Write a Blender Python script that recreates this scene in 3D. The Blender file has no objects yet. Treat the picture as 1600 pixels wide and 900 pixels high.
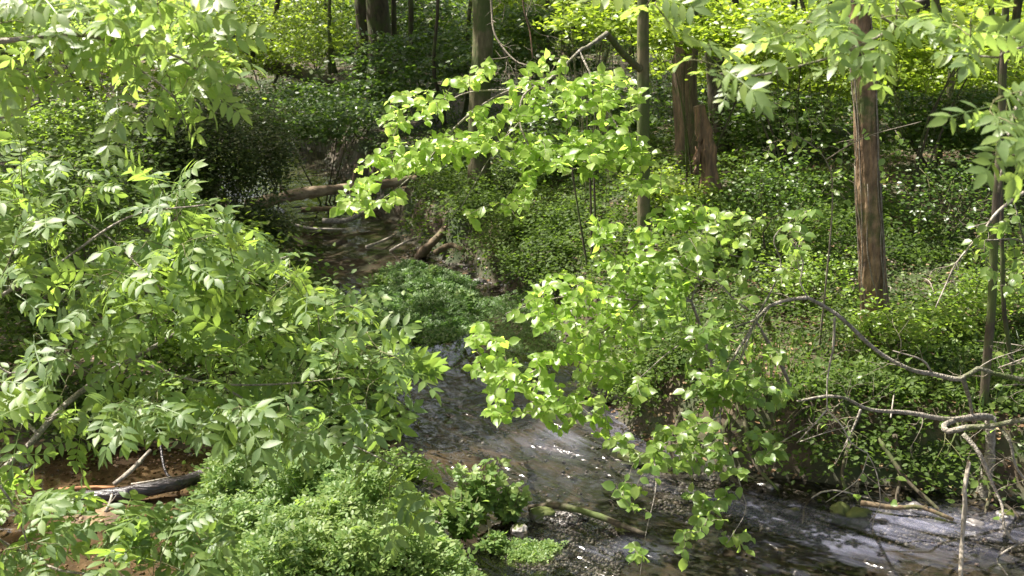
import bpy, math, random
import numpy as np
from mathutils import Vector, Matrix

S = bpy.context.scene
COL = S.collection
R_ = math.radians
PI = math.pi

# ------------------------------------------------------------------ camera
CAM_H, PITCH, FPX = 4.0, R_(15.0), 1931.0
cd = bpy.data.cameras.new("camera")
cam = bpy.data.objects.new("camera", cd)
COL.objects.link(cam)
cam.location = (0, 0, CAM_H)
cam.rotation_euler = (PI / 2 - PITCH, 0, 0)
cd.sensor_width = 36.0
cd.lens = 36.0 * FPX / 1600.0
cd.clip_start, cd.clip_end = 0.1, 2000.0
cd.dof.use_dof = True
cd.dof.focus_distance = 8.6
cd.dof.aperture_fstop = 5.6
S.camera = cam

# ------------------------------------------------------------------ light
SUN_EL, SUN_AZ = R_(58.0), R_(-66.0)          # azimuth from +Y (view direction) towards +X
SUNV = np.array([math.cos(SUN_EL) * math.sin(SUN_AZ), math.cos(SUN_EL) * math.cos(SUN_AZ), math.sin(SUN_EL)])
w = bpy.data.worlds.new("World")
S.world = w
w.use_nodes = True
wn = w.node_tree
sky = wn.nodes.new("ShaderNodeTexSky")
sky.sky_type = 'NISHITA'
sky.sun_disc = False
sky.sun_elevation = SUN_EL
sky.sun_rotation = SUN_AZ
sky.air_density = 1.0
sky.dust_density = 3.5
bg = wn.nodes["Background"]
bg.inputs[1].default_value = 0.105
tint = wn.nodes.new("ShaderNodeMix"); tint.data_type = 'RGBA'; tint.blend_type = 'MULTIPLY'
tint.inputs[0].default_value = 1.0; tint.inputs[7].default_value = (1.17, 1.0, .83, 1)   # thin white haze over the blue
wn.links.new(sky.outputs[0], tint.inputs[6]); wn.links.new(tint.outputs[2], bg.inputs[0])
ld = bpy.data.lights.new("sun", 'SUN')
ld.energy = 5.0
ld.angle = R_(0.5)
ld.color = (1.0, 0.95, 0.86)
lo = bpy.data.objects.new("sun", ld)
COL.objects.link(lo)
lo.location = (0, 0, 30)
lo.rotation_euler = Vector(SUNV).to_track_quat('Z', 'Y').to_euler()
S.view_settings.view_transform = 'Standard'
S.view_settings.look = 'None'
S.view_settings.gamma = 1.0
S.view_settings.exposure = 1.72
S.cycles.max_bounces = 8
S.cycles.diffuse_bounces = 4
S.cycles.transparent_max_bounces = 12
S.cycles.sample_clamp_indirect = 6.0

# ------------------------------------------------------------------ projection helpers
FW = np.array([0, math.cos(PITCH), -math.sin(PITCH)])
UP = np.array([0, math.sin(PITCH), math.cos(PITCH)])
RT = np.array([1.0, 0, 0])
CAM = np.array([0, 0, CAM_H])


def ray(px, py):
    return RT * (px - 800) / FPX + UP * (450 - py) / FPX + FW


def P(px, py, d):
    """the point at ground distance d (world y) seen at a place of the photo"""
    r = ray(px, py)
    return CAM + r * (d / r[1])


def G(px, py, z=0.0):
    r = ray(px, py)
    return CAM + r * ((z - CAM_H) / r[2])


def proj(p):
    q = np.asarray(p, float) - CAM
    dz = q @ FW
    dz = np.where(dz < 0.05, 0.05, dz)
    return 800 + FPX * (q @ RT) / dz, 450 - FPX * (q @ UP) / dz, dz


# ------------------------------------------------------------------ noise
def _h(ix, iy, iz, s):
    n = (ix.astype(np.int64) * 374761393 + iy.astype(np.int64) * 668265263 + iz.astype(np.int64) * 2147483647 + s * 974711) & 0xffffffff
    n = ((n ^ (n >> 13)) * 1274126177) & 0xffffffff
    n = (n ^ (n >> 16)) & 0xffffffff
    n = (n * 2654435761) & 0xffffffff
    return ((n >> 8) & 0xffff) / 65535.0


def vnoise(x, y, z=None, s=0):
    x = np.asarray(x, float); y = np.asarray(y, float)
    z = np.zeros_like(x) if z is None else np.asarray(z, float)
    ix, iy, iz = np.floor(x), np.floor(y), np.floor(z)
    fx, fy, fz = x - ix, y - iy, z - iz
    fx, fy, fz = [f * f * (3 - 2 * f) for f in (fx, fy, fz)]
    r = 0
    for a in (0, 1):
        for b in (0, 1):
            for c in (0, 1):
                wgt = (fx if a else 1 - fx) * (fy if b else 1 - fy) * (fz if c else 1 - fz)
                r = r + wgt * _h(ix + a, iy + b, iz + c, s)
    return r * 2 - 1


def fbm(x, y, z=None, o=4, s=0):
    r, a, f = 0, 0.5, 1.0
    for k in range(o):
        r = r + a * vnoise(np.asarray(x) * f, np.asarray(y) * f, None if z is None else np.asarray(z) * f, s + k)
        a *= .5; f *= 2.03
    return r


def sst(a, b, x):
    t = np.clip((x - a) / (b - a), 0, 1)
    return t * t * (3 - 2 * t)


# ------------------------------------------------------------------ terrain
RBANK = [(10, 4.2), (7.5, 6.2), (5.6, 7.7), (3.9, 8.45), (2.6, 8.95), (1.9, 9.2), (1.35, 9.6), (1.05, 10.2), (.85, 11.0), (.8, 12.2), (.6, 13.3),
         (.2, 14.1), (-.2, 15.0), (-.9, 16.3), (-1.5, 17.6), (-1.95, 19.4), (-2.6, 21.5), (-3.3, 23.5), (-4.0, 26), (-5.6, 29), (-9, 33)]
LBANK = [(-10, 31), (-7.4, 27), (-6.0, 24.5), (-5.0, 21.5), (-3.9, 18.0), (-3.0, 15.8), (-2.2, 13.8), (-1.55, 12.2), (-1.3, 11.0), (-1.5, 10.1), (-2.2, 9.75),
         (-3.1, 9.7), (-4.2, 9.6), (-6, 9.9), (-9, 10.2), (-14, 9.5), (-14, -8), (4, -8), (10, -3)]
WPOLY = np.array(RBANK + LBANK, float)
CLINE = np.array([(-9.5, 32), (-6.5, 28), (-4.9, 24), (-3.1, 19), (-1.6, 15), (-.4, 12), (.1, 10.5), (.9, 9.2), (2.2, 8.1), (4, 6.9), (7, 4.8), (12, 1.5)], float)


def seg_dist(x, y, pts, closed):
    x = np.asarray(x, float); y = np.asarray(y, float)
    n = len(pts)
    best = np.full(x.shape, 1e18)
    for i in range(n if closed else n - 1):
        ax, ay = pts[i]; bx, by = pts[(i + 1) % n]
        dx, dy = bx - ax, by - ay
        t = np.clip(((x - ax) * dx + (y - ay) * dy) / (dx * dx + dy * dy), 0, 1)
        best = np.minimum(best, (x - ax - t * dx) ** 2 + (y - ay - t * dy) ** 2)
    return np.sqrt(best)


def inside(x, y, pts):
    c = np.zeros(np.shape(x), bool)
    n = len(pts)
    for i in range(n):
        ax, ay = pts[i]; bx, by = pts[(i + 1) % n]
        if ay == by:
            continue
        cr = ((ay > y) != (by > y)) & (x < (bx - ax) * (y - ay) / (by - ay) + ax)
        c ^= cr
    return c


def sdist(x, y):
    x = np.asarray(x, float); y = np.asarray(y, float)
    wx = x + .18 * vnoise(x * 1.6, y * 1.6, s=3) + .07 * vnoise(x * 5, y * 5, s=4)
    wy = y + .18 * vnoise(x * 1.6 + 9, y * 1.6, s=5) + .07 * vnoise(x * 5, y * 5 + 7, s=6)
    d = seg_dist(wx, wy, WPOLY, True)
    return np.where(inside(wx, wy, WPOLY), -d, d)


def height(x, y):
    x = np.asarray(x, float); y = np.asarray(y, float)
    sd = sdist(x, y)
    o = np.maximum(sd, 0)
    right = sst(-1.2, 1.2, x - np.interp(y, CLINE[::-1, 1], CLINE[::-1, 0]))
    hr = .58 * sst(0, .42, o) + .065 * np.minimum(o, 14) + .35 * sst(.4, 2.6, o) * sst(11, 14, y) * (1 - sst(20, 26, y))
    hl = .16 * sst(0, .5, o) + .20 * np.maximum(np.minimum(o, 7) - .6, 0)
    h = hr * right + hl * (1 - right)
    h = h + sst(0, 1.2, o) * (.13 * fbm(x * .7, y * .7, o=3, s=11) + .05 * fbm(x * 3, y * 3, o=3, s=15))
    r = np.hypot(x, y)
    h = h + .028 * np.maximum(y - 24, 0) + 7.5 * sst(42, 120, r) + 14 * sst(110, 330, r) * (1 + .4 * fbm(x * .01, y * .01, s=8))
    # low shelf on the left where the tall herbs stand
    inn = np.maximum(-sd, 0)
    bed = -.02 - .20 * sst(0, 1.1, inn) - .06 * fbm(x * 1.3, y * 1.3, o=3, s=21) * sst(0, .5, inn)
    mud = np.exp(-((x + 3.0) / 1.5) ** 2 - ((y - 8.4) / .75) ** 2)
    bar = np.exp(-((x - .28) / .55) ** 2 - ((y - 8.35) / .28) ** 2)
    sand = np.exp(-((x + .75) / .45) ** 2 - ((y - 9.5) / .8) ** 2)
    bed = bed + mud * .21 + bar * .27 + sand * .14
    bed = bed + .012 * fbm(x * 9, y * 9, o=3, s=31)
    return np.where(sd > 0, h, bed)


def GT(px, py):
    r = ray(px, py)
    d = np.concatenate([np.arange(5, 40, .03), np.arange(40, 200, .5)])
    pts = CAM + r * (d / r[1])[:, None]
    below = pts[:, 2] < height(pts[:, 0], pts[:, 1])
    i = int(np.argmax(below)) if below.any() else len(d) - 1
    return pts[i]


# ------------------------------------------------------------------ object helpers
def tag(o, label=None, cat=None, group=None, kind=None):
    if label: o['label'] = label
    if cat: o['category'] = cat
    if group: o['group'] = group
    if kind: o['kind'] = kind
    return o


def link(name, me, mat=None, parent=None, loc=None):
    o = bpy.data.objects.new(name, me)
    COL.objects.link(o)
    if mat is not None and me is not None and not len(me.materials):
        me.materials.append(mat)
    if parent is not None:
        o.parent = parent
    if loc is not None:
        o.location = loc
    return o


def thing(name, label, cat, loc, group=None):
    o = bpy.data.objects.new(name, None)
    o.empty_display_size = .1
    COL.objects.link(o)
    o.location = [float(v) for v in loc]
    return tag(o, label, cat, group)


def npmesh(name, V, F, smooth=True, uv=None):
    """V (n,3); F (m,3) triangles or (m,4) quads"""
    V = np.ascontiguousarray(V, dtype=np.float32); F = np.ascontiguousarray(F, dtype=np.int32)
    me = bpy.data.meshes.new(name)
    k = F.shape[1]
    me.vertices.add(len(V)); me.vertices.foreach_set("co", V.ravel())
    me.loops.add(F.size); me.loops.foreach_set("vertex_index", F.ravel())
    me.polygons.add(len(F))
    me.polygons.foreach_set("loop_start", np.arange(0, F.size, k, dtype=np.int32))
    me.polygons.foreach_set("loop_total", np.full(len(F), k, dtype=np.int32))
    me.polygons.foreach_set("use_smooth", np.full(len(F), smooth, dtype=bool))
    if uv is not None:
        l = me.uv_layers.new(name="flow")
        l.data.foreach_set("uv", np.ascontiguousarray(uv[F.ravel()], dtype=np.float32).ravel())
    me.update(calc_edges=True)
    return me


class Tubes:
    def __init__(s): s.V, s.F, s.n = [], [], 0

    def add(s, pts, rad, sides=6, bump=None):
        pts = np.asarray(pts, float); n = len(pts)
        rad = np.broadcast_to(np.asarray(rad, float), (n,)) if np.ndim(rad) else np.full(n, float(rad))
        t = np.gradient(pts, axis=0)
        t /= np.linalg.norm(t, axis=1)[:, None] + 1e-9
        ref = np.array([0.3, .2, .93]) if abs(t[:, 2]).mean() < .8 else np.array([1, .1, 0.])
        a = np.cross(t, ref); a /= np.linalg.norm(a, axis=1)[:, None] + 1e-9
        b = np.cross(t, a)
        ang = np.arange(sides) / sides * 2 * PI
        ca, sa = np.cos(ang), np.sin(ang)
        rr = np.repeat(rad[:, None], sides, 1)
        if bump is not None:
            rr = rr * (1 + bump(pts, ang))
        V = pts[:, None] + a[:, None] * (ca * rr)[:, :, None] + b[:, None] * (sa * rr)[:, :, None]
        V = V.reshape(-1, 3)
        i = np.arange(n - 1)[:, None] * sides; j = np.arange(sides)[None]; j2 = (j + 1) % sides
        F = np.stack([i + j, i + sides + j, i + sides + j2, i + j2], -1).reshape(-1, 4)
        V = np.vstack([V, pts[0], pts[-1]])
        c0, c1 = n * sides, n * sides + 1
        jj = np.arange(sides)
        e0 = np.stack([jj, (jj + 1) % sides, np.full(sides, c0), np.full(sides, c0)], -1)
        e1 = np.stack([(jj + 1) % sides, jj, np.full(sides, 0), np.full(sides, c1)], -1)
        base = (n - 1) * sides
        e1 = np.stack([base + (jj + 1) % sides, base + jj, np.full(sides, c1), np.full(sides, c1)], -1)
        T = np.vstack([np.stack([F[:, 0], F[:, 1], F[:, 2]], -1), np.stack([F[:, 0], F[:, 2], F[:, 3]], -1), e0[:, :3], e1[:, :3]])
        s.V.append(V); s.F.append(T + s.n); s.n += len(V)

    def build(s, name, mat, parent=None, origin=None):
        V = np.vstack(s.V)
        if origin is not None: V = V - np.asarray(origin)
        return link(name, npmesh(name, V, np.vstack(s.F)), mat, parent)


def crom(pts, step=.06):
    pts = np.asarray(pts, float)
    if len(pts) < 3:
        n = max(3, int(np.linalg.norm(pts[1] - pts[0]) / step))
        return pts[0] + (pts[1] - pts[0]) * np.linspace(0, 1, n)[:, None]
    q = np.vstack([2 * pts[0] - pts[1], pts, 2 * pts[-1] - pts[-2]])
    out = []
    for i in range(1, len(q) - 2):
        n = max(2, int(np.linalg.norm(q[i + 1] - q[i]) / step))
        t = np.linspace(0, 1, n, endpoint=False)[:, None]
        out.append(.5 * (2 * q[i] + (q[i + 1] - q[i - 1]) * t + (2 * q[i - 1] - 5 * q[i] + 4 * q[i + 1] - q[i + 2]) * t ** 2 + (-q[i - 1] + 3 * q[i] - 3 * q[i + 1] + q[i + 2]) * t ** 3))
    out.append(pts[-1:])
    return np.vstack(out)


# ------------------------------------------------------------------ materials
def newmat(name):
    m = bpy.data.materials.new(name); m.use_nodes = True
    nt = m.node_tree
    return m, nt, nt.nodes["Principled BSDF"], nt.nodes["Material Output"]


def nd(nt, t, **k):
    n = nt.nodes.new(t)
    for a, b in k.items():
        if a.startswith('_'): n.inputs[a[1:].replace('_', ' ')].default_value = b
        else: setattr(n, a, b)
    return n


def ramp(nt, stops, fac):
    r = nt.nodes.new("ShaderNodeValToRGB")
    e = r.color_ramp.elements
    while len(e) < len(stops): e.new(.5)
    for k, (p, c) in enumerate(stops):
        e[k].position = p; e[k].color = (*c, 1)
    nt.links.new(fac, r.inputs[0])
    return r


def leaf_mat(name, cols, trans, tf=.45, rough=.42, spec=.5, coat=0.0):
    m, nt, pr, out = newmat(name)
    L = nt.links
    oi = nd(nt, "ShaderNodeObjectInfo"); ge = nd(nt, "ShaderNodeNewGeometry")
    a1 = nd(nt, "ShaderNodeMath", operation='MULTIPLY_ADD'); a1.inputs[1].default_value = 7.31
    L.new(oi.outputs["Random"], a1.inputs[0]); L.new(ge.outputs["Random Per Island"], a1.inputs[2])
    fr = nd(nt, "ShaderNodeMath", operation='FRACT'); L.new(a1.outputs[0], fr.inputs[0])
    tc = nd(nt, "ShaderNodeTexNoise", _Scale=1.3, _Detail=2.0)
    L.new(ge.outputs["Position"], tc.inputs["Vector"])
    mx = nd(nt, "ShaderNodeMath", operation='MULTIPLY_ADD'); mx.inputs[1].default_value = .55
    mm = nd(nt, "ShaderNodeMath", operation='MULTIPLY_ADD'); mm.inputs[1].default_value = .9; mm.inputs[2].default_value = -.22
    L.new(tc.outputs["Fac"], mm.inputs[0]); L.new(fr.outputs[0], mx.inputs[0]); L.new(mm.outputs[0], mx.inputs[2])
    n = len(cols)
    rc = ramp(nt, [(i / (n - 1) if n > 1 else 0, c) for i, c in enumerate(cols)], mx.outputs[0])
    # fine blotches on each blade
    nb = nd(nt, "ShaderNodeTexNoise", _Scale=60.0, _Detail=3.0); L.new(ge.outputs["Position"], nb.inputs["Vector"])
    hs = nd(nt, "ShaderNodeHueSaturation"); 
    mv = nd(nt, "ShaderNodeMapRange"); mv.inputs[3].default_value = .75; mv.inputs[4].default_value = 1.25
    L.new(nb.outputs["Fac"], mv.inputs[0]); L.new(mv.outputs[0], hs.inputs["Value"]); L.new(rc.outputs[0], hs.inputs["Color"])
    L.new(hs.outputs[0], pr.inputs["Base Color"])
    pr.inputs["Roughness"].default_value = rough
    pr.inputs["Specular IOR Level"].default_value = spec
    bp = nd(nt, "ShaderNodeBump", _Strength=.25, _Distance=.002); L.new(nb.outputs["Fac"], bp.inputs["Height"]); L.new(bp.outputs[0], pr.inputs["Normal"])
    tr = nd(nt, "ShaderNodeBsdfTranslucent")
    mt = nd(nt, "ShaderNodeMix", data_type='RGBA', blend_type='MIX'); mt.inputs[0].default_value = .35
    L.new(hs.outputs[0], mt.inputs[6]); mt.inputs[7].default_value = (*trans, 1)
    mg = nd(nt, "ShaderNodeMix", data_type='RGBA', blend_type='MULTIPLY'); mg.inputs[0].default_value = 1
    mg.inputs[7].default_value = (2.1, 2.1, 1.6, 1); L.new(mt.outputs[2], mg.inputs[6])
    L.new(mg.outputs[2], tr.inputs["Color"])
    ms = nd(nt, "ShaderNodeMixShader"); ms.inputs[0].default_value = tf
    L.new(pr.outputs[0], ms.inputs[1]); L.new(tr.outputs[0], ms.inputs[2]); L.new(ms.outputs[0], out.inputs[0])
    return m


M = {}
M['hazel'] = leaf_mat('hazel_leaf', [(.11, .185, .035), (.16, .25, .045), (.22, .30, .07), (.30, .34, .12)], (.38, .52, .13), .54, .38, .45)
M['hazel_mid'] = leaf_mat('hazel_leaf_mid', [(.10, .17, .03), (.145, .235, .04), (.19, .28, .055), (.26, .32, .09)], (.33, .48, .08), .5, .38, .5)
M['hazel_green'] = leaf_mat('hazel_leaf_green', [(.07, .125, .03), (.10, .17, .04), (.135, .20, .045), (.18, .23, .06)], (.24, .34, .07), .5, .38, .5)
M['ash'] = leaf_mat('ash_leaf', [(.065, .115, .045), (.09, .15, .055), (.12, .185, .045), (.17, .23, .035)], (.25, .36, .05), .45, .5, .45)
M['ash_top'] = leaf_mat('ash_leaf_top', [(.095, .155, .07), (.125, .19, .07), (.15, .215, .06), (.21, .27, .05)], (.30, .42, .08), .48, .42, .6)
M['beech_sunlit'] = leaf_mat('beech_leaf_sunlit', [(.09, .14, .016), (.12, .18, .02), (.16, .22, .022), (.20, .24, .035)], (.26, .36, .03), .48, .4, .45)  # lighter copy of the beech leaf, sunlight put into its colour
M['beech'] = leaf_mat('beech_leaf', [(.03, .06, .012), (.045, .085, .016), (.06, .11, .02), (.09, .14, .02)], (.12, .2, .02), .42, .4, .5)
M['box'] = leaf_mat('box_leaf', [(.02, .034, .009), (.035, .055, .012), (.06, .085, .018), (.13, .15, .05)], (.08, .12, .02), .25, .5, .4)
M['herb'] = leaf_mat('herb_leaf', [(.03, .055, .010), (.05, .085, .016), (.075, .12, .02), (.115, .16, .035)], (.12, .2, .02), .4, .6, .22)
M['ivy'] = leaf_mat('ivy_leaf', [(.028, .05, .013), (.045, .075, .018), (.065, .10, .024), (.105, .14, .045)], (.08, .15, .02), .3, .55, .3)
M['herb_sun'] = leaf_mat('herb_leaf_sunlit', [(.07, .13, .02), (.11, .18, .025), (.15, .22, .03), (.20, .25, .05)], (.2, .3, .03), .45, .42, .45)  # lighter copy of the herb leaf with sunshine painted into the tone
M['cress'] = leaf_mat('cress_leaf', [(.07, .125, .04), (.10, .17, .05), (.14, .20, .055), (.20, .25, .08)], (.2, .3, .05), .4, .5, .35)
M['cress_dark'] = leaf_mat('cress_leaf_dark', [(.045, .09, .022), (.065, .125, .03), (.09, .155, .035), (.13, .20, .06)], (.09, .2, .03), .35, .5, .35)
M['grass'] = leaf_mat('grass_blade', [(.03, .06, .012), (.045, .085, .016), (.07, .11, .02)], (.09, .16, .02), .4, .45, .4)
M['canopy'] = leaf_mat('canopy_leaf', [(.04, .08, .015), (.06, .11, .02), (.08, .14, .02)], (.14, .24, .02), .4, .45, .4)


def bark_mat(name, c0, c1, c2, scale=14, moss=0.0, vstretch=.25, bump=.6, ax=2):
    m, nt, pr, out = newmat(name); L = nt.links
    ge = nd(nt, "ShaderNodeNewGeometry")
    mp = nd(nt, "ShaderNodeMapping"); mp.inputs["Scale"].default_value = (1, 1, vstretch) if ax == 2 else (vstretch, 1, 1)
    L.new(ge.outputs["Position"], mp.inputs[0])
    n1 = nd(nt, "ShaderNodeTexNoise", _Scale=scale, _Detail=6.0, _Roughness=.65); L.new(mp.outputs[0], n1.inputs["Vector"])
    n2 = nd(nt, "ShaderNodeTexVoronoi", _Scale=scale * 2.2); L.new(mp.outputs[0], n2.inputs["Vector"])
    r = ramp(nt, [(.3, c0), (.5, c1), (.72, c2)], n1.outputs["Fac"])
    n3 = nd(nt, "ShaderNodeTexNoise", _Scale=2.3, _Detail=5.0, _Roughness=.7); L.new(ge.outputs["Position"], n3.inputs["Vector"])
    mr = nd(nt, "ShaderNodeMapRange"); mr.inputs[1].default_value = .62 - .25 * moss; mr.inputs[2].default_value = .75 - .25 * moss
    L.new(n3.outputs["Fac"], mr.inputs[0])
    mx = nd(nt, "ShaderNodeMix", data_type='RGBA'); L.new(mr.outputs[0], mx.inputs[0]); L.new(r.outputs[0], mx.inputs[6])
    mx.inputs[7].default_value = (.055, .075, .015, 1) if moss > 0 else (*c2, 1)
    L.new(mx.outputs[2], pr.inputs["Base Color"]); pr.inputs["Roughness"].default_value = .85
    ad = nd(nt, "ShaderNodeMath", operation='MULTIPLY_ADD'); ad.inputs[1].default_value = .5
    L.new(n2.outputs["Distance"], ad.inputs[0]); L.new(n1.outputs["Fac"], ad.inputs[2])
    bp = nd(nt, "ShaderNodeBump", _Strength=bump, _Distance=.02); L.new(ad.outputs[0], bp.inputs["Height"]); L.new(bp.outputs[0], pr.inputs["Normal"])
    return m


M['bark'] = bark_mat('bark_brown', (.035, .026, .016), (.10, .07, .038), (.20, .14, .08), 12, .5)
M['bark_oak'] = bark_mat('bark_furrowed', (.03, .019, .011), (.15, .095, .05), (.33, .22, .13), 13, .3, .4, bump=1.0)
M['bark_dark'] = bark_mat('bark_dark', (.02, .015, .01), (.05, .038, .022), (.10, .08, .05), 12, .6)
M['bark_olive'] = bark_mat('bark_olive', (.05, .045, .02), (.10, .085, .04), (.17, .15, .08), 14, .8)
M['bark_grey'] = bark_mat('bark_grey', (.08, .07, .055), (.21, .185, .15), (.38, .345, .30), 34, .3, 1.0, .9)
M['twig'] = bark_mat('twig_bark', (.09, .075, .05), (.16, .135, .10), (.26, .23, .18), 40, 0, 1.0, .3)
M['twig_green'] = bark_mat('twig_green_bark', (.06, .06, .025), (.11, .11, .045), (.18, .17, .08), 40, 0, 1.0, .3)
M['dead'] = bark_mat('dead_wood', (.12, .10, .075), (.24, .21, .17), (.42, .38, .32), 25, 0, .4, .5)
M['red_wood'] = bark_mat('torn_red_wood', (.05, .035, .025), (.17, .105, .07), (.40, .22, .13), 16, 0, .12, 1.0)
M['log'] = bark_mat('log_bark', (.08, .055, .035), (.20, .145, .09), (.34, .27, .18), 9, .3, .3, .8, ax=0)
M['wet'] = bark_mat('wet_black_wood', (.008, .007, .007), (.022, .018, .02), (.07, .055, .05), 22, 0, .2, .8, ax=0)
M['wet'].node_tree.nodes["Principled BSDF"].inputs["Roughness"].default_value = .3
M['orange_wood'] = bark_mat('orange_wood', (.12, .05, .02), (.26, .12, .045), (.38, .20, .09), 20, 0, .3, .5, ax=0)


def stone_mat(name, c0, c1, c2, moss, rough=.75):
    m, nt, pr, out = newmat(name); L = nt.links
    ge = nd(nt, "ShaderNodeNewGeometry"); oi = nd(nt, "ShaderNodeObjectInfo")
    n1 = nd(nt, "ShaderNodeTexNoise", _Scale=9.0, _Detail=8.0, _Roughness=.7); L.new(ge.outputs["Position"], n1.inputs["Vector"])
    r = ramp(nt, [(.3, c0), (.5, c1), (.7, c2)], n1.outputs["Fac"])
    sx = nd(nt, "ShaderNodeSeparateXYZ"); L.new(ge.outputs["Normal"], sx.inputs[0])
    n2 = nd(nt, "ShaderNodeTexNoise", _Scale=6.0, _Detail=6.0); L.new(ge.outputs["Position"], n2.inputs["Vector"])
    ad = nd(nt, "ShaderNodeMath", operation='MULTIPLY_ADD'); ad.inputs[1].default_value = .5; L.new(sx.outputs[2], ad.inputs[0]); L.new(n2.outputs["Fac"], ad.inputs[2])
    mr = nd(nt, "ShaderNodeMapRange"); mr.inputs[1].default_value = 1.05 - moss * .5; mr.inputs[2].default_value = 1.15 - moss * .5
    L.new(ad.outputs[0], mr.inputs[0])
    mx = nd(nt, "ShaderNodeMix", data_type='RGBA'); L.new(mr.outputs[0], mx.inputs[0]); L.new(r.outputs[0], mx.inputs[6]); mx.inputs[7].default_value = (.06, .075, .012, 1)
    L.new(mx.outputs[2], pr.inputs["Base Color"]); pr.inputs["Roughness"].default_value = rough
    bp = nd(nt, "ShaderNodeBump", _Strength=.5, _Distance=.015); L.new(n1.outputs["Fac"], bp.inputs["Height"]); L.new(bp.outputs[0], pr.inputs["Normal"])
    return m


M['stone'] = stone_mat('river_stone', (.05, .045, .045), (.12, .11, .11), (.24, .22, .21), .2, .4)
M['stone_moss'] = stone_mat('mossy_stone', (.04, .035, .03), (.09, .08, .07), (.16, .15, .13), 1.2)
M['stone_pale'] = stone_mat('pale_stone', (.22, .19, .18), (.35, .32, .31), (.5, .46, .45), .25)


def pebble_mat():
    m, nt, pr, out = newmat('gravel'); L = nt.links
    ge = nd(nt, "ShaderNodeNewGeometry")
    r = ramp(nt, [(0, (.03, .026, .026)), (.4, (.075, .065, .062)), (.75, (.13, .115, .11)), (.94, (.34, .32, .32)), (1, (.12, .07, .04))], ge.outputs["Random Per Island"])
    L.new(r.outputs[0], pr.inputs["Base Color"]); pr.inputs["Roughness"].default_value = .4
    return m


M['pebble'] = pebble_mat()


def litter_mat():
    m, nt, pr, out = newmat('dead_leaf'); L = nt.links
    ge = nd(nt, "ShaderNodeNewGeometry")
    r = ramp(nt, [(0, (.06, .032, .015)), (.4, (.13, .07, .03)), (.75, (.22, .14, .07)), (1, (.34, .25, .15))], ge.outputs["Random Per Island"])
    L.new(r.outputs[0], pr.inputs["Base Color"]); pr.inputs["Roughness"].default_value = .6
    return m


M['litter'] = litter_mat()


def ground_mat():
    m, nt, pr, out = newmat('forest_floor'); L = nt.links
    ge = nd(nt, "ShaderNodeNewGeometry")
    at = nd(nt, "ShaderNodeAttribute", attribute_name='wet')
    at2 = nd(nt, "ShaderNodeAttribute", attribute_name='orange')
    n1 = nd(nt, "ShaderNodeTexNoise", _Scale=5.0, _Detail=9.0, _Roughness=.7); L.new(ge.outputs["Position"], n1.inputs["Vector"])
    r1 = ramp(nt, [(.3, (.022, .015, .009)), (.5, (.055, .038, .02)), (.7, (.10, .07, .04))], n1.outputs["Fac"])
    n2 = nd(nt, "ShaderNodeTexNoise", _Scale=1.6, _Detail=6.0, _Roughness=.6); L.new(ge.outputs["Position"], n2.inputs["Vector"])
    mr = nd(nt, "ShaderNodeMapRange"); mr.inputs[1].default_value = .45; mr.inputs[2].default_value = .6; L.new(n2.outputs["Fac"], mr.inputs[0])
    g = nd(nt, "ShaderNodeMix", data_type='RGBA'); L.new(mr.outputs[0], g.inputs[0]); L.new(r1.outputs[0], g.inputs[6]); g.inputs[7].default_value = (.03, .05, .012, 1)
    # bed of the stream: brown silt with dark weed and pale sand
    r2 = ramp(nt, [(.3, (.02, .017, .012)), (.47, (.055, .042, .028)), (.62, (.10, .075, .05)), (.8, (.17, .13, .09))], n1.outputs["Fac"])
    n3 = nd(nt, "ShaderNodeTexNoise", _Scale=2.4, _Detail=5.0, _Roughness=.6, _Distortion=.8); L.new(ge.outputs["Position"], n3.inputs["Vector"])
    mr3 = nd(nt, "ShaderNodeMapRange"); mr3.inputs[1].default_value = .44; mr3.inputs[2].default_value = .54; L.new(n3.outputs["Fac"], mr3.inputs[0])
    g3 = nd(nt, "ShaderNodeMix", data_type='RGBA'); L.new(mr3.outputs[0], g3.inputs[0]); L.new(r2.outputs[0], g3.inputs[6]); g3.inputs[7].default_value = (.018, .022, .008, 1)
    r4 = ramp(nt, [(.3, (.035, .021, .011)), (.46, (.10, .062, .032)), (.58, (.19, .125, .065)), (.72, (.34, .25, .15))], n1.outputs["Fac"])
    g4 = nd(nt, "ShaderNodeMix", data_type='RGBA'); L.new(at2.outputs["Fac"], g4.inputs[0]); L.new(g3.outputs[2], g4.inputs[6]); L.new(r4.outputs[0], g4.inputs[7])
    gg = nd(nt, "ShaderNodeMix", data_type='RGBA'); L.new(at.outputs["Fac"], gg.inputs[0]); L.new(g.outputs[2], gg.inputs[6]); L.new(g4.outputs[2], gg.inputs[7])
    L.new(gg.outputs[2], pr.inputs["Base Color"])
    pr.inputs["Roughness"].default_value = .85
    bp = nd(nt, "ShaderNodeBump", _Strength=.7, _Distance=.04); L.new(n1.outputs["Fac"], bp.inputs["Height"]); L.new(bp.outputs[0], pr.inputs["Normal"])
    return m


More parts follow.
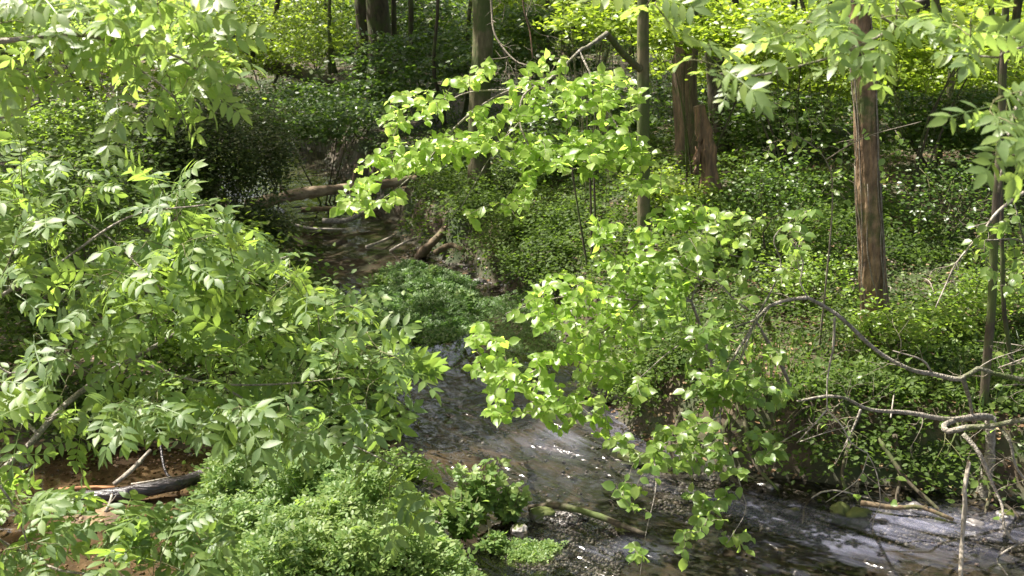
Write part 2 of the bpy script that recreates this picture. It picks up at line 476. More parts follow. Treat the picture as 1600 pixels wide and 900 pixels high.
def water_mat():
    m, nt, pr, out = newmat('stream_water'); L = nt.links
    nt.nodes.remove(pr)
    uv = nd(nt, "ShaderNodeUVMap", uv_map='flow')
    at = nd(nt, "ShaderNodeAttribute", attribute_name='rough')
    def nz(sx, sy, det, dist, sc=1.0):
        mp = nd(nt, "ShaderNodeMapping"); mp.inputs["Scale"].default_value = (sx, sy, 1); L.new(uv.outputs[0], mp.inputs[0])
        n = nd(nt, "ShaderNodeTexNoise", _Scale=sc, _Detail=det, _Roughness=.55, _Distortion=dist); L.new(mp.outputs[0], n.inputs["Vector"])
        return n.outputs["Fac"]
    a = nz(1.5, 2.2, 1.0, 1.0)
    b = nz(3.2, 6.0, 1.0, 1.0)
    c = nz(5.0, 6.0, 2.0, .8)
    s1 = nd(nt, "ShaderNodeMath", operation='MULTIPLY_ADD'); s1.inputs[1].default_value = .30; L.new(b, s1.inputs[0]); L.new(a, s1.inputs[2])
    s2 = nd(nt, "ShaderNodeMath", operation='MULTIPLY_ADD'); s2.inputs[1].default_value = .25; L.new(c, s2.inputs[0]); L.new(s1.outputs[0], s2.inputs[2])
    st = nd(nt, "ShaderNodeMath", operation='MULTIPLY_ADD'); st.inputs[1].default_value = .9; st.inputs[2].default_value = .06; L.new(at.outputs["Fac"], st.inputs[0])
    bp = nd(nt, "ShaderNodeBump", _Distance=.15); L.new(s2.outputs[0], bp.inputs["Height"]); L.new(st.outputs[0], bp.inputs["Strength"])
    gl = nd(nt, "ShaderNodeBsdfGlossy", _Roughness=.10); gl.inputs["Color"].default_value = (1, 1, 1, 1); L.new(bp.outputs[0], gl.inputs["Normal"])
    rr = nd(nt, "ShaderNodeMath", operation='MULTIPLY_ADD'); rr.inputs[1].default_value = .12; rr.inputs[2].default_value = .05; L.new(at.outputs["Fac"], rr.inputs[0]); L.new(rr.outputs[0], gl.inputs["Roughness"])
    tr = nd(nt, "ShaderNodeBsdfTransparent"); tr.inputs["Color"].default_value = (.62, .60, .56, 1)
    fr = nd(nt, "ShaderNodeFresnel", _IOR=1.33); L.new(bp.outputs[0], fr.inputs["Normal"])
    ms = nd(nt, "ShaderNodeMixShader"); L.new(fr.outputs[0], ms.inputs[0]); L.new(tr.outputs[0], ms.inputs[1]); L.new(gl.outputs[0], ms.inputs[2])
    # the faster water is murkier, and soft pale streaks paint the sky's reflection on it
    tm = nd(nt, "ShaderNodeMix", data_type='RGBA'); tm.inputs[6].default_value = (.72, .70, .64, 1); tm.inputs[7].default_value = (.55, .54, .50, 1)
    L.new(at.outputs["Fac"], tm.inputs[0]); L.new(tm.outputs[2], tr.inputs["Color"])
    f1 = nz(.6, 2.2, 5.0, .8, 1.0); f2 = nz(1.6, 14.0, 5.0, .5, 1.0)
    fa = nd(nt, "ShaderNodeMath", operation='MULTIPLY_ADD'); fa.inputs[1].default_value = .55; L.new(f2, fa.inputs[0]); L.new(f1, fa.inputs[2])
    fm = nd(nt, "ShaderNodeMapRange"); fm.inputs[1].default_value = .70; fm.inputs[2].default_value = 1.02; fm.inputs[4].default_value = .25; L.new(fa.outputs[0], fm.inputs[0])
    fx = nd(nt, "ShaderNodeMath", operation='MULTIPLY'); fat = nd(nt, "ShaderNodeAttribute", attribute_name='sky_sheen'); L.new(fm.outputs[0], fx.inputs[0]); L.new(fat.outputs["Fac"], fx.inputs[1])
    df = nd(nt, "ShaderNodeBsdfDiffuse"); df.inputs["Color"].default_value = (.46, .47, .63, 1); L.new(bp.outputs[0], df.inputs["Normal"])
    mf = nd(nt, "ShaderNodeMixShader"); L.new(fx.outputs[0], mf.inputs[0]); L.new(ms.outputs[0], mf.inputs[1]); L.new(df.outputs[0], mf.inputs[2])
    L.new(mf.outputs[0], out.inputs[0])
    return m


# ------------------------------------------------------------------ ground and water
def grow_axis(lo, hi, step, far, k=1.16):
    a = list(np.arange(lo, hi, step))
    s, v = step, a[-1]
    while v < far: s *= k; v += s; a.append(v)
    s, v = step, a[0]
    while v > -far: s *= k; v -= s; a.insert(0, v)
    return np.array(a)


xs = grow_axis(-7.5, 8, .07, 420); ys = grow_axis(5.5, 24, .07, 420)
X, Y = np.meshgrid(xs, ys)
Z = height(X, Y)
SD = sdist(X, Y)
V = np.stack([X, Y, Z], -1).reshape(-1, 3)
nx, ny = len(xs), len(ys)
i = (np.arange(ny - 1)[:, None] * nx + np.arange(nx - 1)[None]).reshape(-1)
F = np.stack([i, i + 1, i + nx + 1, i + nx], -1)
gme = npmesh('ground', V, F)
a = gme.attributes.new('wet', 'FLOAT', 'POINT'); a.data.foreach_set('value', (1 - sst(-.02, .12, SD)).ravel().astype(np.float32))
org = np.clip(sst(-1.0, -1.9, X) * sst(10.6, 9.6, Y) + .55 * np.exp(-((X + .65) / .55) ** 2 - ((Y - 9.7) / .7) ** 2), 0, 1)
a = gme.attributes.new('orange', 'FLOAT', 'POINT'); a.data.foreach_set('value', org.ravel().astype(np.float32))
tag(link('ground', gme, ground_mat()), 'dark earth forest floor with the sandy stream bed cut through it', None, None, 'structure')

xs = np.arange(-13, 12, .05); ys = np.arange(-6, 32, .05)
X, Y = np.meshgrid(xs, ys)
SD = sdist(X, Y)
# stream coordinates along and across the flow
best = np.full(X.shape, 1e9); U = np.zeros_like(X); T = np.zeros_like(X); acc = 0
cl = crom(np.c_[CLINE, np.zeros(len(CLINE))], .4)[:, :2]
for k in range(len(cl) - 1):
    ax, ay = cl[k]; bx, by = cl[k + 1]; dx, dy = bx - ax, by - ay; ll = math.hypot(dx, dy)
    t = np.clip(((X - ax) * dx + (Y - ay) * dy) / ll ** 2, 0, 1)
    qx, qy = X - ax - t * dx, Y - ay - t * dy
    d2 = qx ** 2 + qy ** 2
    m_ = d2 < best
    best[m_] = d2[m_]; U[m_] = (acc + t * ll)[m_]; T[m_] = (np.sign(dx * qy - dy * qx) * np.sqrt(d2))[m_]
    acc += ll
rough = sst(12.6, 10.6, Y) * (.35 + .65 * sst(-1.8, -.2, X))
Zw = .010 * rough * fbm(U * 1.8, T * 2.6, o=2, s=40) + .004 * fbm(X * 4, Y * 4, o=2, s=44)
Zw += .02 * rough * np.exp(-((Y - 10.3 - .2 * np.sin(X * 3)) / .25) ** 2) * fbm(X * 6, Y * 6, s=50)
nx, ny = len(xs), len(ys)
i = (np.arange(ny - 1)[:, None] * nx + np.arange(nx - 1)[None]).reshape(-1)
keep = (SD.ravel()[i] < .35)
F = np.stack([i, i + 1, i + nx + 1, i + nx], -1)[keep]
used, inv = np.unique(F, return_inverse=True)
wme = npmesh('stream', np.stack([X, Y, Zw], -1).reshape(-1, 3)[used], inv.reshape(F.shape), uv=np.stack([U.ravel(), T.ravel()], -1)[used])
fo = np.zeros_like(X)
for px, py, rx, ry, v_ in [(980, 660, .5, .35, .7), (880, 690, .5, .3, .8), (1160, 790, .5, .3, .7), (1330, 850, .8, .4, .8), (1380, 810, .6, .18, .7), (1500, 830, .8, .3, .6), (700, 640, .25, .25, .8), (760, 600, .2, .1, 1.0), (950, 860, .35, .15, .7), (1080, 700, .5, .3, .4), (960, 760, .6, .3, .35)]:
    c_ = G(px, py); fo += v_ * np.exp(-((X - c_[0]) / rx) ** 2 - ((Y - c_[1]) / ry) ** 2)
a = wme.attributes.new('sky_sheen', 'FLOAT', 'POINT'); a.data.foreach_set('value', np.clip(fo, 0, 1).ravel()[used].astype(np.float32))
a = wme.attributes.new('rough', 'FLOAT', 'POINT'); a.data.foreach_set('value', rough.ravel()[used].astype(np.float32))
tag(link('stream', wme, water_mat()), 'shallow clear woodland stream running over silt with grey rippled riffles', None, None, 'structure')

# ------------------------------------------------------------------ leaf shapes: (V, F) with base at the origin, length 1 along +X, up +Z
def blade(ts, ws, fold=.12, droop=.12, wav=0.0, seed=0):
    rg = np.random.default_rng(seed)
    V = [(0, 0, 0)]; F = []
    prev = None
    for k, (t, wd) in enumerate(zip(ts, ws)):
        b = len(V)
        z = -droop * t * t
        j1, j2 = rg.uniform(-wav, wav, 2)
        V += [(t, 0, z), (t - .02 + j1, wd, z + fold * wd + j2 * .6), (t - .02 + j2, -wd, z + fold * wd + j1 * .6)]
        if prev is None: F += [(0, b, b + 1), (0, b + 2, b)]
        else:
            p = prev
            F += [(p, b, b + 1), (p, b + 1, p + 1), (p, p + 2, b + 2), (p, b + 2, b)]
        prev = b
    b = len(V); V.append((1.0, 0, -droop)); p = prev
    F += [(p, b, p + 1), (p, p + 2, b)]
    return np.array(V, float), np.array(F, int)


def hazel_leaf(s): return blade([.12, .32, .56, .78, .91], [.20, .33, .36, .22, .06], fold=.3, droop=.22, wav=.05, seed=s)
def small_leaf(s): return blade([.25, .65], [.26, .27], fold=.25, droop=.12, seed=s)
def long_leaf(s): return blade([.18, .42, .7], [.15, .23, .17], fold=.28, droop=.22, wav=.015, seed=s)
DIAM = (np.array([(0, 0, 0), (.5, .3, .05), (1, 0, -.08), (.5, -.3, .05)], float), np.array([(0, 2, 1), (0, 3, 2)]))
HEX = blade([.3, .7], [.28, .24], fold=.2, droop=.1)
BLADE = (np.array([(0, .035, 0), (0, -.035, 0), (.5, .03, .03), (.5, -.03, .03), (1, 0, -.12)], float), np.array([(0, 1, 2), (1, 3, 2), (2, 3, 4)]))


def xf(VF, pos, dr, nrm, sc):
    """place templates: arrays pos (N,3), dr (N,3), nrm (N,3), sc (N,)"""
    V, F = VF
    dr = dr / (np.linalg.norm(dr, axis=1)[:, None] + 1e-9)
    z = nrm - (nrm * dr).sum(1)[:, None] * dr
    z /= np.linalg.norm(z, axis=1)[:, None] + 1e-9
    y = np.cross(z, dr)
    W = pos[:, None] + sc[:, None, None] * (V[None, :, 0, None] * dr[:, None] + V[None, :, 1, None] * y[:, None] + V[None, :, 2, None] * z[:, None])
    n = len(pos)
    return W.reshape(-1, 3), (F[None] + (np.arange(n) * len(V))[:, None, None]).reshape(-1, 3)


def join(parts):
    Vs, Fs, n = [], [], 0
    for v, f in parts:
        Vs.append(v); Fs.append(f + n); n += len(v)
    return np.vstack(Vs), np.vstack(Fs)


def ash_leaf(s):
    rg = np.random.default_rng(s)
    parts = []
    cur = rg.uniform(.10, .3); side = rg.uniform(-.15, .15)
    path = lambda t: np.array([t, side * t * t, -cur * t * t])
    rp = np.array([path(t) for t in np.linspace(0, .74, 4)])
    wv = .008
    V = np.vstack([np.vstack([p + [0, wv, 0], p - [0, wv, 0]]) for p in rp])
    F = []
    for k in range(3): F += [(2 * k, 2 * k + 1, 2 * k + 2), (2 * k + 1, 2 * k + 3, 2 * k + 2)]
    parts.append((V, np.array(F)))
    npair = int(rg.integers(3, 5))
    tt = np.linspace(.28, .70, npair)
    for t in tt:
        for sgn in (-1, 1):
            ang = R_(rg.uniform(48, 72)) * sgn
            d = np.array([math.cos(ang), math.sin(ang), rg.uniform(-.35, .1)])
            n = np.array([rg.uniform(-.3, .3), rg.uniform(-.3, .3) - sgn * .1, 1])
            parts.append(xf(blade([.2, .45, .75], [.14, .215, .14], fold=.2, droop=.2, seed=s), path(t)[None], d[None], n[None], np.array([rg.uniform(.27, .36) * (1.05 - .3 * abs(t - .5))])))
    d = np.array([1, rg.uniform(-.2, .2), -2 * cur * .7])
    parts.append(xf(blade([.2, .45, .75], [.15, .225, .15], fold=.2, droop=.2, seed=s), path(.74)[None], d[None], np.array([[.1, rg.uniform(-.3, .3), 1]]), np.array([.34])))
    return join(parts)


def cress_leaf(s):
    rg = np.random.default_rng(s)
    parts = []
    for t, sgn in ((.3, 1), (.3, -1), (.6, 1), (.6, -1), (.72, 0)):
        d = np.array([.35 if sgn else 1, sgn, rg.uniform(-.2, .25)])
        parts.append(xf(HEX, np.array([[t, 0, -.1 * t]]), d[None], np.array([[rg.uniform(-.3, .3), rg.uniform(-.3, .3), 1]]), np.array([rg.uniform(.32, .42)])))
    return join(parts)


def tri_leaf(s):
    rg = np.random.default_rng(s)
    parts = []
    for sgn in (-1, 0, 1):
        d = np.array([1, sgn * 1.3, rg.uniform(-.25, .1)])
        parts.append(xf(HEX, np.array([[.25, 0, 0.]]), d[None], np.array([[rg.uniform(-.3, .3), rg.uniform(-.3, .3), 1]]), np.array([rg.uniform(.55, .7)])))
    return join(parts)


rng = np.random.default_rng(7)


def rdirs(n, up=0.0, cam=0.0, rg=rng):
    v = rg.normal(size=(n, 3)); v /= np.linalg.norm(v, axis=1)[:, None]
    v[:, 2] += up; v[:, 1] -= cam
    return v


def hdirs(n, dz=0.0, js=.25, rg=rng):
    a = rg.uniform(0, 2 * PI, n)
    return np.stack([np.cos(a), np.sin(a), dz + rg.normal(0, js, n)], -1)


# ------------------------------------------------------------------ growing branches, twigs and leaves
def inpoly_px(poly, n, rg):
    poly = np.array(poly, float)
    lo, hi = poly.min(0), poly.max(0)
    out = []
    while len(out) < n:
        q = rg.uniform(lo, hi, (n * 3, 2))
        q = q[inside(q[:, 0], q[:, 1], poly)]
        out.extend(q.tolist())
    return np.array(out[:n])


def tier_px(poly, n, rg, ang, long_, thick, thr, seed):
    """points in a polygon of the photo gathered in long sloping tiers"""
    out = np.zeros((0, 2)); c, s_ = math.cos(ang), math.sin(ang)
    while len(out) < n:
        q = inpoly_px(poly, n * 2, rg)
        u = (q[:, 0] * c + q[:, 1] * s_) / long_; v_ = (-q[:, 0] * s_ + q[:, 1] * c) / thick
        v = vnoise(u, v_ + .5 * vnoise(u * 1.3, u * 0, s=seed + 5), s=seed)
        out = np.vstack([out, q[v > thr]])
    return out[:n]


def clump_px(poly, n, rg, scale=60.0, thr=-.15, seed=0):
    """points in a polygon of the photo, thinned by noise so the mass has holes"""
    out = np.zeros((0, 2))
    while len(out) < n:
        q = inpoly_px(poly, n * 2, rg)
        v = vnoise(q[:, 0] / scale, q[:, 1] / scale, s=seed)
        out = np.vstack([out, q[v > thr]])
    return out[:n]


def unproj(q, d):
    r = RT * ((q[:, 0] - 800) / FPX)[:, None] + UP * ((450 - q[:, 1]) / FPX)[:, None] + FW
    return CAM + r * (d / r[:, 1])[:, None]


def grow(guides, targets, rg, lift=.05, twig_r=.0035, max_step=99):
    """join each target to the nearest wood with a curved twig; returns twig polylines (pts, r0, r1)"""
    base = np.vstack([g for g in guides])
    dd = np.array([np.min(((base - t) ** 2).sum(1)) for t in targets])
    order = np.argsort(dd)
    nodes = np.zeros((len(base) + len(targets) * 8, 3)); nodes[:len(base)] = base; n = len(base)
    tw = []
    for k in order:
        t = targets[k]
        d2 = ((nodes[:n] - t) ** 2).sum(1)
        j = int(np.argmin(d2)); p = nodes[j]
        L = math.sqrt(d2[j])
        if L < .02: continue
        c = (p + t) / 2 + np.array([rg.normal(0, .1), rg.normal(0, .1), rg.uniform(0, .35)]) * L * .8
        m = 7
        s = np.linspace(0, 1, m)[:, None]
        q = (1 - s) ** 2 * p + 2 * s * (1 - s) * c + s ** 2 * t
        q[1:-1] += rg.normal(0, .012 * L, (m - 2, 3))
        nodes[n:n + m - 1] = q[1:]; n += m - 1
        tw.append((q, twig_r * (1 + .9 * min(L, 1.2)), twig_r * .45, L))
    return tw


def leaf_frames(tw, rg, per=3, size=(.08, .11), span=.22, upw=1.0, jit=.75, camw=.35, ang=55, dz=-.1):
    """leaves set alternately near the ends of the twigs: (pos, dir, normal, size) rows"""
    rows = []
    for q, r0, r1, L in tw:
        d = q[-1] - q[-2]; d = d / (np.linalg.norm(d) + 1e-9)
        sp = min(span, L)
        for k in range(per):
            f = k / max(per - 1, 1)
            pos = q[-1] - d * sp * (f) * rg.uniform(.85, 1.1)
            # follow the twig
            s = np.cumsum(np.r_[0, np.linalg.norm(np.diff(q[::-1], axis=0), axis=1)])
            ii = min(sp * f, s[-1]); kk = min(np.searchsorted(s, ii), len(q) - 1)
            rev = q[::-1]
            if kk > 0:
                u = (ii - s[kk - 1]) / (s[kk] - s[kk - 1] + 1e-9); pos = rev[kk - 1] * (1 - u) + rev[kk] * u
            else: pos = rev[0]
            a = (0 if k == 0 else R_(ang) * (1 if k % 2 else -1)) + rg.normal(0, .35)
            h = np.array([d[0] * math.cos(a) - d[1] * math.sin(a), d[0] * math.sin(a) + d[1] * math.cos(a), d[2] * .5 + dz + rg.normal(0, .25)])
            nr = np.array([0, -camw, upw]) + rg.normal(0, jit * .6, 3)
            rows.append((pos, h, nr, rg.uniform(*size) * (rg.uniform(.5, .8) if rg.random() < .25 else 1)))
    return rows


def emit_leaves(root, rows, shapes, meshes, mat, name='leaf', limit=300):
    pos = np.array([r[0] for r in rows]); dr = np.array([r[1] for r in rows]); nr = np.array([r[2] for r in rows]); sc = np.array([r[3] for r in rows])
    px, py, dz = proj(pos)
    vis = (px > -20) & (px < 1620) & (py > -20) & (py < 920) & (sc * FPX / dz > 9)
    score = np.where(vis, sc / dz, 0)
    order = np.argsort(-score)
    sel = [k for k in order[:limit] if vis[k]]
    rest = np.setdiff1d(np.arange(len(rows)), sel)
    d = dr / np.linalg.norm(dr, axis=1)[:, None]
    z = nr - (nr * d).sum(1)[:, None] * d; z /= np.linalg.norm(z, axis=1)[:, None] + 1e-9
    y = np.cross(z, d)
    o0 = np.array(root.location)
    for n_, k in enumerate(sel):
        me = meshes[n_ % len(meshes)]
        o = bpy.data.objects.new(name, me); COL.objects.link(o); o.parent = root
        s = sc[k]
        p = pos[k] - o0
        o.matrix_local = Matrix(((d[k, 0] * s, y[k, 0] * s, z[k, 0] * s, p[0]), (d[k, 1] * s, y[k, 1] * s, z[k, 1] * s, p[1]), (d[k, 2] * s, y[k, 2] * s, z[k, 2] * s, p[2]), (0, 0, 0, 1)))
    if len(rest):
        parts = []
        for v in range(len(shapes)):
            ii = rest[v::len(shapes)]
            if len(ii): parts.append(xf(shapes[v], pos[ii], dr[ii], nr[ii], sc[ii]))
        Vv, Ff = join(parts)
        tag(link('small_leaves', npmesh('small_leaves', Vv - o0, Ff), mat, root), kind='stuff')


def shape_set(fn, n, mat, name):
    sh = [fn(100 + k) for k in range(n)]
    ms = []
    for v, f in sh:
        me = npmesh(name, v, f); me.materials.append(mat); ms.append(me)
    return sh, ms


SH = {}
SH['hazel'] = shape_set(hazel_leaf, 6, M['hazel'], 'hazel_leaf')
SH['hazel_mid'] = shape_set(hazel_leaf, 6, M['hazel_mid'], 'hazel_leaf_mid')
SH['hazel_green'] = shape_set(hazel_leaf, 6, M['hazel_green'], 'hazel_leaf_green')
SH['ash'] = shape_set(ash_leaf, 8, M['ash'], 'ash_leaf')
SH['ash_top'] = shape_set(ash_leaf, 8, M['ash_top'], 'ash_leaf_top')


def put_twigs(root, tw, mat, sides=4, name='twigs'):
    tb = Tubes()
    for q, r0, r1, L in tw: tb.add(q, np.linspace(r0, r1, len(q)), sides)
    if tb.V:
        tag(tb.build(name, mat, root, np.array(root.location)), kind='stuff')


def put_branch(root, pts, r0, r1, mat, sides=8, name='branch', knob=.12, step=.05, seed=1):
    pts = crom(pts, step)
    n = len(pts)
    rr = np.linspace(r0, r1, n) * (1 + knob * vnoise(np.arange(n) * .35, np.zeros(n), s=seed))
    tb = Tubes(); tb.add(pts, rr, sides, lambda p, a: .16 * vnoise(p[:, 0][:, None] * 25 + np.cos(a) * 1.5, p[:, 2][:, None] * 25 + np.sin(a) * 1.5, p[:, 1][:, None] * 25, s=seed))
    tb.build(name, mat, root, np.array(root.location))
    return pts


def side_twigs(pts, n, L, rg, r=.005, depth=2, up=0.0, t0=.1):
    """bare twigs with forks growing off a branch"""
    out = []
    for k in range(n):
        i0 = int(rg.uniform(t0, .98) * (len(pts) - 1))
        d = pts[min(i0 + 1, len(pts) - 1)] - pts[max(i0 - 1, 0)]; d /= np.linalg.norm(d) + 1e-9
        v = d * rg.uniform(.1, .9) + rdirs(1, up, 0, rg)[0] * .8; v /= np.linalg.norm(v)
        l = L * rg.uniform(.5, 1.3)
        q = [pts[i0]]
        for s_ in range(6):
            v = v + rg.normal(0, .22, 3); v /= np.linalg.norm(v)
            q.append(q[-1] + v * l / 6)
        q = np.array(q)
        out.append((q, r, r * .35, l))
        if depth > 1: out += side_twigs(q, 2, l * .5, rg, r * .55, depth - 1, up, .3)
    return out


# ------------------------------------------------------------------ trees with trunks
def smoothbark(amp, fr, s=0):
    return lambda p, a: amp * vnoise(np.cos(a)[None] * fr + p[:, 0][:, None], np.sin(a)[None] * fr + p[:, 1][:, None], p[:, 2][:, None] * 2.2, s=s)


def furrow(p, a):
    z = p[:, 2][:, None]
    w_ = a[None] + .25 * vnoise(z * 2.2, np.zeros_like(z), s=61) + .10 * vnoise(z * 8, a[None] * 3, s=62)
    n = 1 - np.abs(vnoise(np.cos(w_) * 4.2, np.sin(w_) * 4.2, z * 1.2, s=63)) * 2.0
    m_ = vnoise(np.cos(w_) * 9, np.sin(w_) * 9, z * 5, s=64)
    return .17 * np.clip(n, -1, 1) + .07 * m_


LIT = []     # (centre, radius, chance) of places the photo shows in the sun


def crown(root, cx, cy, z0, z1, rad, n, rg, mat=None, size=(.18, .30), name='crown'):  # unseen leaves above the frame, shaped to steer sun and shade
    nc = max(10, n // 90)
    c = rg.normal(size=(nc, 3)); c /= np.linalg.norm(c, axis=1)[:, None]; c *= rg.uniform(.35, 1, (nc, 1)) ** .5
    cen = np.array([cx, cy, (z0 + z1) / 2]) + c * np.array([rad, rad, (z1 - z0) / 2])
    ii = rg.integers(0, nc, n)
    pos = cen[ii] + rg.normal(0, 1, (n, 3)) * np.array([.62, .62, .22]) * rad * .24
    keep = np.ones(n, bool)
    for ctr, r, ch, vec in LIT:
        v = pos - ctr
        t = v @ vec
        dist = np.linalg.norm(v - t[:, None] * vec, axis=1)
        f = (dist < r) & (t > 0)
        keep &= ~(f & (rg.random(n) < ch))
    # crown leaves thinned to open sky for the riffles to mirror
    v = pos - np.array([1.4, 8.6, 0.])
    el_ = np.degrees(np.arctan2(v[:, 2], np.hypot(v[:, 0], v[:, 1]))); az_ = np.degrees(np.arctan2(v[:, 0], v[:, 1]))
    gap = (el_ > 15) & (el_ < 46) & (az_ > -17) & (az_ < 11)
    keep &= ~(gap & (rg.random(n) < .82))
    # nothing hangs into the view below the crown
    px, py, dz = proj(pos)
    keep &= ~((py > -12) & (pos[:, 1] > 0) & (px > -200) & (px < 1800))
    pos = pos[keep]; n = len(pos)
    if n < 3: return cen
    Vv, Ff = xf(DIAM, pos, hdirs(n, -.1, .3, rg), rdirs(n, 1.3, 0, rg), rg.uniform(size[0], size[1], n))
    tag(link(name, npmesh(name, Vv - np.array(root.location), Ff), mat or M['canopy'], root), kind='stuff')
    return cen


def tree(name, label, cat, px0, py0, px1, d, width_px, mat, group=None, sides=14, furrowed=False, h=12.0, crownr=3.2, ncrown=2600, bend=.06, flare=.35, seed=1, boughs=5, base=None, py1=0):
    """trunk standing on the ground where it shows at px0 (distance d) and passing px1 at the top of the frame"""
    rg = np.random.default_rng(seed + 1000)
    b = P(px0, py0, d) if base is None else np.array(base, float)
    b[2] = float(height(b[0], b[1])) - .12
    top = P(px1, py1, d)
    dirv = (top - b) / max(top[2] - b[2], .5)
    r = .5 * width_px * d / math.cos(PITCH) / FPX
    n = int(h / (.07 if furrowed else .22)) + 1
    z = np.linspace(0, h, n)
    pts = b + dirv * z[:, None]
    pts[:, 0] += bend * vnoise(z * .8, np.zeros(n), s=seed) * sst(0, 1, z)
    pts[:, 1] += bend * vnoise(z * .8, np.ones(n) * 5, s=seed) * sst(0, 1, z)
    rad = r * (1 - .62 * z / h) * (1 + flare * np.exp(-z / (r * 1.5)))
    root = thing(name, label, cat, b, group)
    tb = Tubes(); tb.add(pts, rad, 72 if furrowed else sides, furrow if furrowed else smoothbark(.10, 2.2, seed))
    tb.build('trunk', mat, root, b)
    cen = crown(root, pts[-1, 0], pts[-1, 1], h * .5 + b[2], h * 1.1 + b[2], crownr, ncrown, rg) if ncrown else []
    for k in range(boughs if ncrown else 0):
        c = cen[k]
        j = int(n * rg.uniform(.55, .85))
        q = np.array([pts[j], (pts[j] + c) / 2 + [0, 0, .5], c])
        tb = Tubes(); qq = crom(q, .4); tb.add(qq, np.linspace(rad[j] * .5, .012, len(qq)), 6)
        tb.build('bough', mat, root, b)
    return root, pts, rad

for px, py, d, r, ch in [(780, 220, 9.5, 2.1, .97), (930, 250, 9.5, 1.4, .95), (760, 800, 8.3, 1.0, .9), (900, 560, 8, 1.3, .95), (1060, 480, 8, 1.4, .9), (1150, 620, 7.6, 1.2, .8),
                         (350, 450, 5.5, 1.8, .85), (100, 150, 4, 1.6, .85), (560, 820, 8.2, 1.2, .9), 
                         (650, 460, 14.0, 1.1, .7), (230, 790, 8.4, .8, .95), (60, 860, 7.6, .6, .9), (50, 185, 15, 1.4, 1.0), (280, 535, 11, 1.2, .9), (1000, 60, 14, 2.6, .95), (1300, 60, 13, 2.8, .95), (1520, 130, 8, 2, .9), (450, 140, 24, 1.6, .6), (430, 40, 26, 1.8, .5),
                         (1480, 400, 12.5, .9, .6), (400, 30, 36, 3.5, .7), (1300, 100, 19, 2.6, .7), (1520, 110, 18.5, 2.0, .7), (660, 20, 30, 2.0, .5)]:
    LIT.append((P(px, py, d), r, ch, SUNV))
MARKS = [(-900, 'behind the ash leaves of the top left corner'), (340, 'left of the far trunk pair'), (540, 'behind the far trunk pair'), (612, 'between the far trunk pair and the grey brown trunk'), (735, 'behind the straight grey brown trunk'),
         (800, 'between the grey brown trunk and the olive trunk'), (992, 'between the olive trunk and the mossy trunks'), (1062, 'behind the mossy trunks and the red snag'), (1140, 'between the red snag and the furrowed trunk'), (1340, 'right of the furrowed trunk')]
ORD = ['first', 'second', 'third', 'fourth', 'fifth', 'sixth', 'seventh', 'eighth', 'ninth', 'tenth', 'eleventh', 'twelfth']


def place_words(pxs):
    zone = [max(i for i, m_ in enumerate(MARKS) if px >= m_[0]) for px in pxs]
    out = []
    for i, px in enumerate(pxs):
        same = sorted(pxs[j] for j in range(len(pxs)) if zone[j] == zone[i])
        out.append(MARKS[zone[i]][1] + ('' if len(same) == 1 else ', ' + ORD[same.index(px)] + ' from left'))
    return out


# trees one can tell apart in the picture
oak = tree('oak_tree', 'thick furrowed reddish brown trunk in the right half with twigs climbing its bark', 'tree', 1374, 515, 1338, 10.7, 38, M['bark_oak'], None, 72, True, 12, 4.6, 9000, .03, .75, 3)
tree('forest_tree', 'straight grey brown trunk rising behind the bright hazel spray at the top centre', 'tree', 748, 240, 749, 17.5, 33, M['bark_olive'], None, 22, seed=5, h=15, ncrown=10000, crownr=5.5)
hz = tree('hazel_tree', 'slim olive trunk right of centre with a low forked limb and bright leafy sprays', 'tree', 1004, 440, 1001, 12.4, 21, M['bark_olive'], None, 16, seed=6, h=10, ncrown=1400, crownr=2.6, bend=.03)
tree('forest_tree', 'brown mossy trunk just left of the torn red snag', 'tree', 1073, 305, 1076, 17.0, 40, M['bark'], None, 22, seed=7, h=14, ncrown=9000, crownr=5)
tree('forest_tree', 'dark mossy trunk just right of the torn red snag', 'tree', 1126, 300, 1120, 18.0, 30, M['bark_dark'], None, 22, seed=8, h=14, ncrown=9000, crownr=5)
tree('forest_tree', 'reddish brown left trunk of the close pair far behind the stream', 'tree', 565, 120, 566, 31, 25, M['bark_dark'], None, 16, seed=9, h=15, ncrown=6000, crownr=5)
tree('forest_tree', 'thick dark right trunk of the close pair far behind the stream', 'tree', 596, 118, 590, 29.5, 36, M['bark_dark'], None, 18, seed=10, h=16, ncrown=6000, crownr=5)
tree('forest_tree', 'dark trunk in the deep shade to the right of the furrowed trunk', 'tree', 1440, 225, 1438, 21, 26, M['bark_dark'], None, 16, seed=12, h=13, ncrown=8000, crownr=5)
tree('young_tree', 'slender curved grey stem rising from the right bank near the frame edge', 'tree', 1538, 640, 1556, 9.1, 15, M['bark_dark'], None, 12, seed=13, h=6, ncrown=260, crownr=1.4, bend=.10)
tree('young_tree', 'thinner dark stem at the far right edge beside the curved grey stem', 'tree', 1588, 600, 1568, 9.6, 8, M['bark_dark'], None, 10, seed=14, h=5, ncrown=200, crownr=1.2, bend=.12)
rgt = np.random.default_rng(77)
GT_ = 'thin stems of the shaded background wood'
thin = [(512, 6, 27, 1), (523, 9, 33, -1), (617, 9, 30, 0), (640, 14, 36, 1), (655, 9, 27, -1), (693, 6, 24, 0), (722, 7, 26, 2), (838, 10, 30, 0), (872, 7, 25, -1), (905, 12, 38, 1), (946, 8, 28, 0),
        (985, 9, 31, 1), (1038, 8, 24, 0), (1178, 12, 25, -1), (1213, 9, 20, 1), (1248, 7, 23, 0), (1300, 8, 19, 1), (1410, 8, 27, 0), (1478, 11, 17, 0), (1528, 9, 20, 1), (1235, 12, 34, 1),
        (1590, 14, 24, 0), (420, 9, 34, 1), (470, 12, 40, 0), (250, 12, 30, 0), (140, 10, 28, 1), (60, 12, 24, 0), (362, 8, 38, -1), (790, 8, 34, 1)]
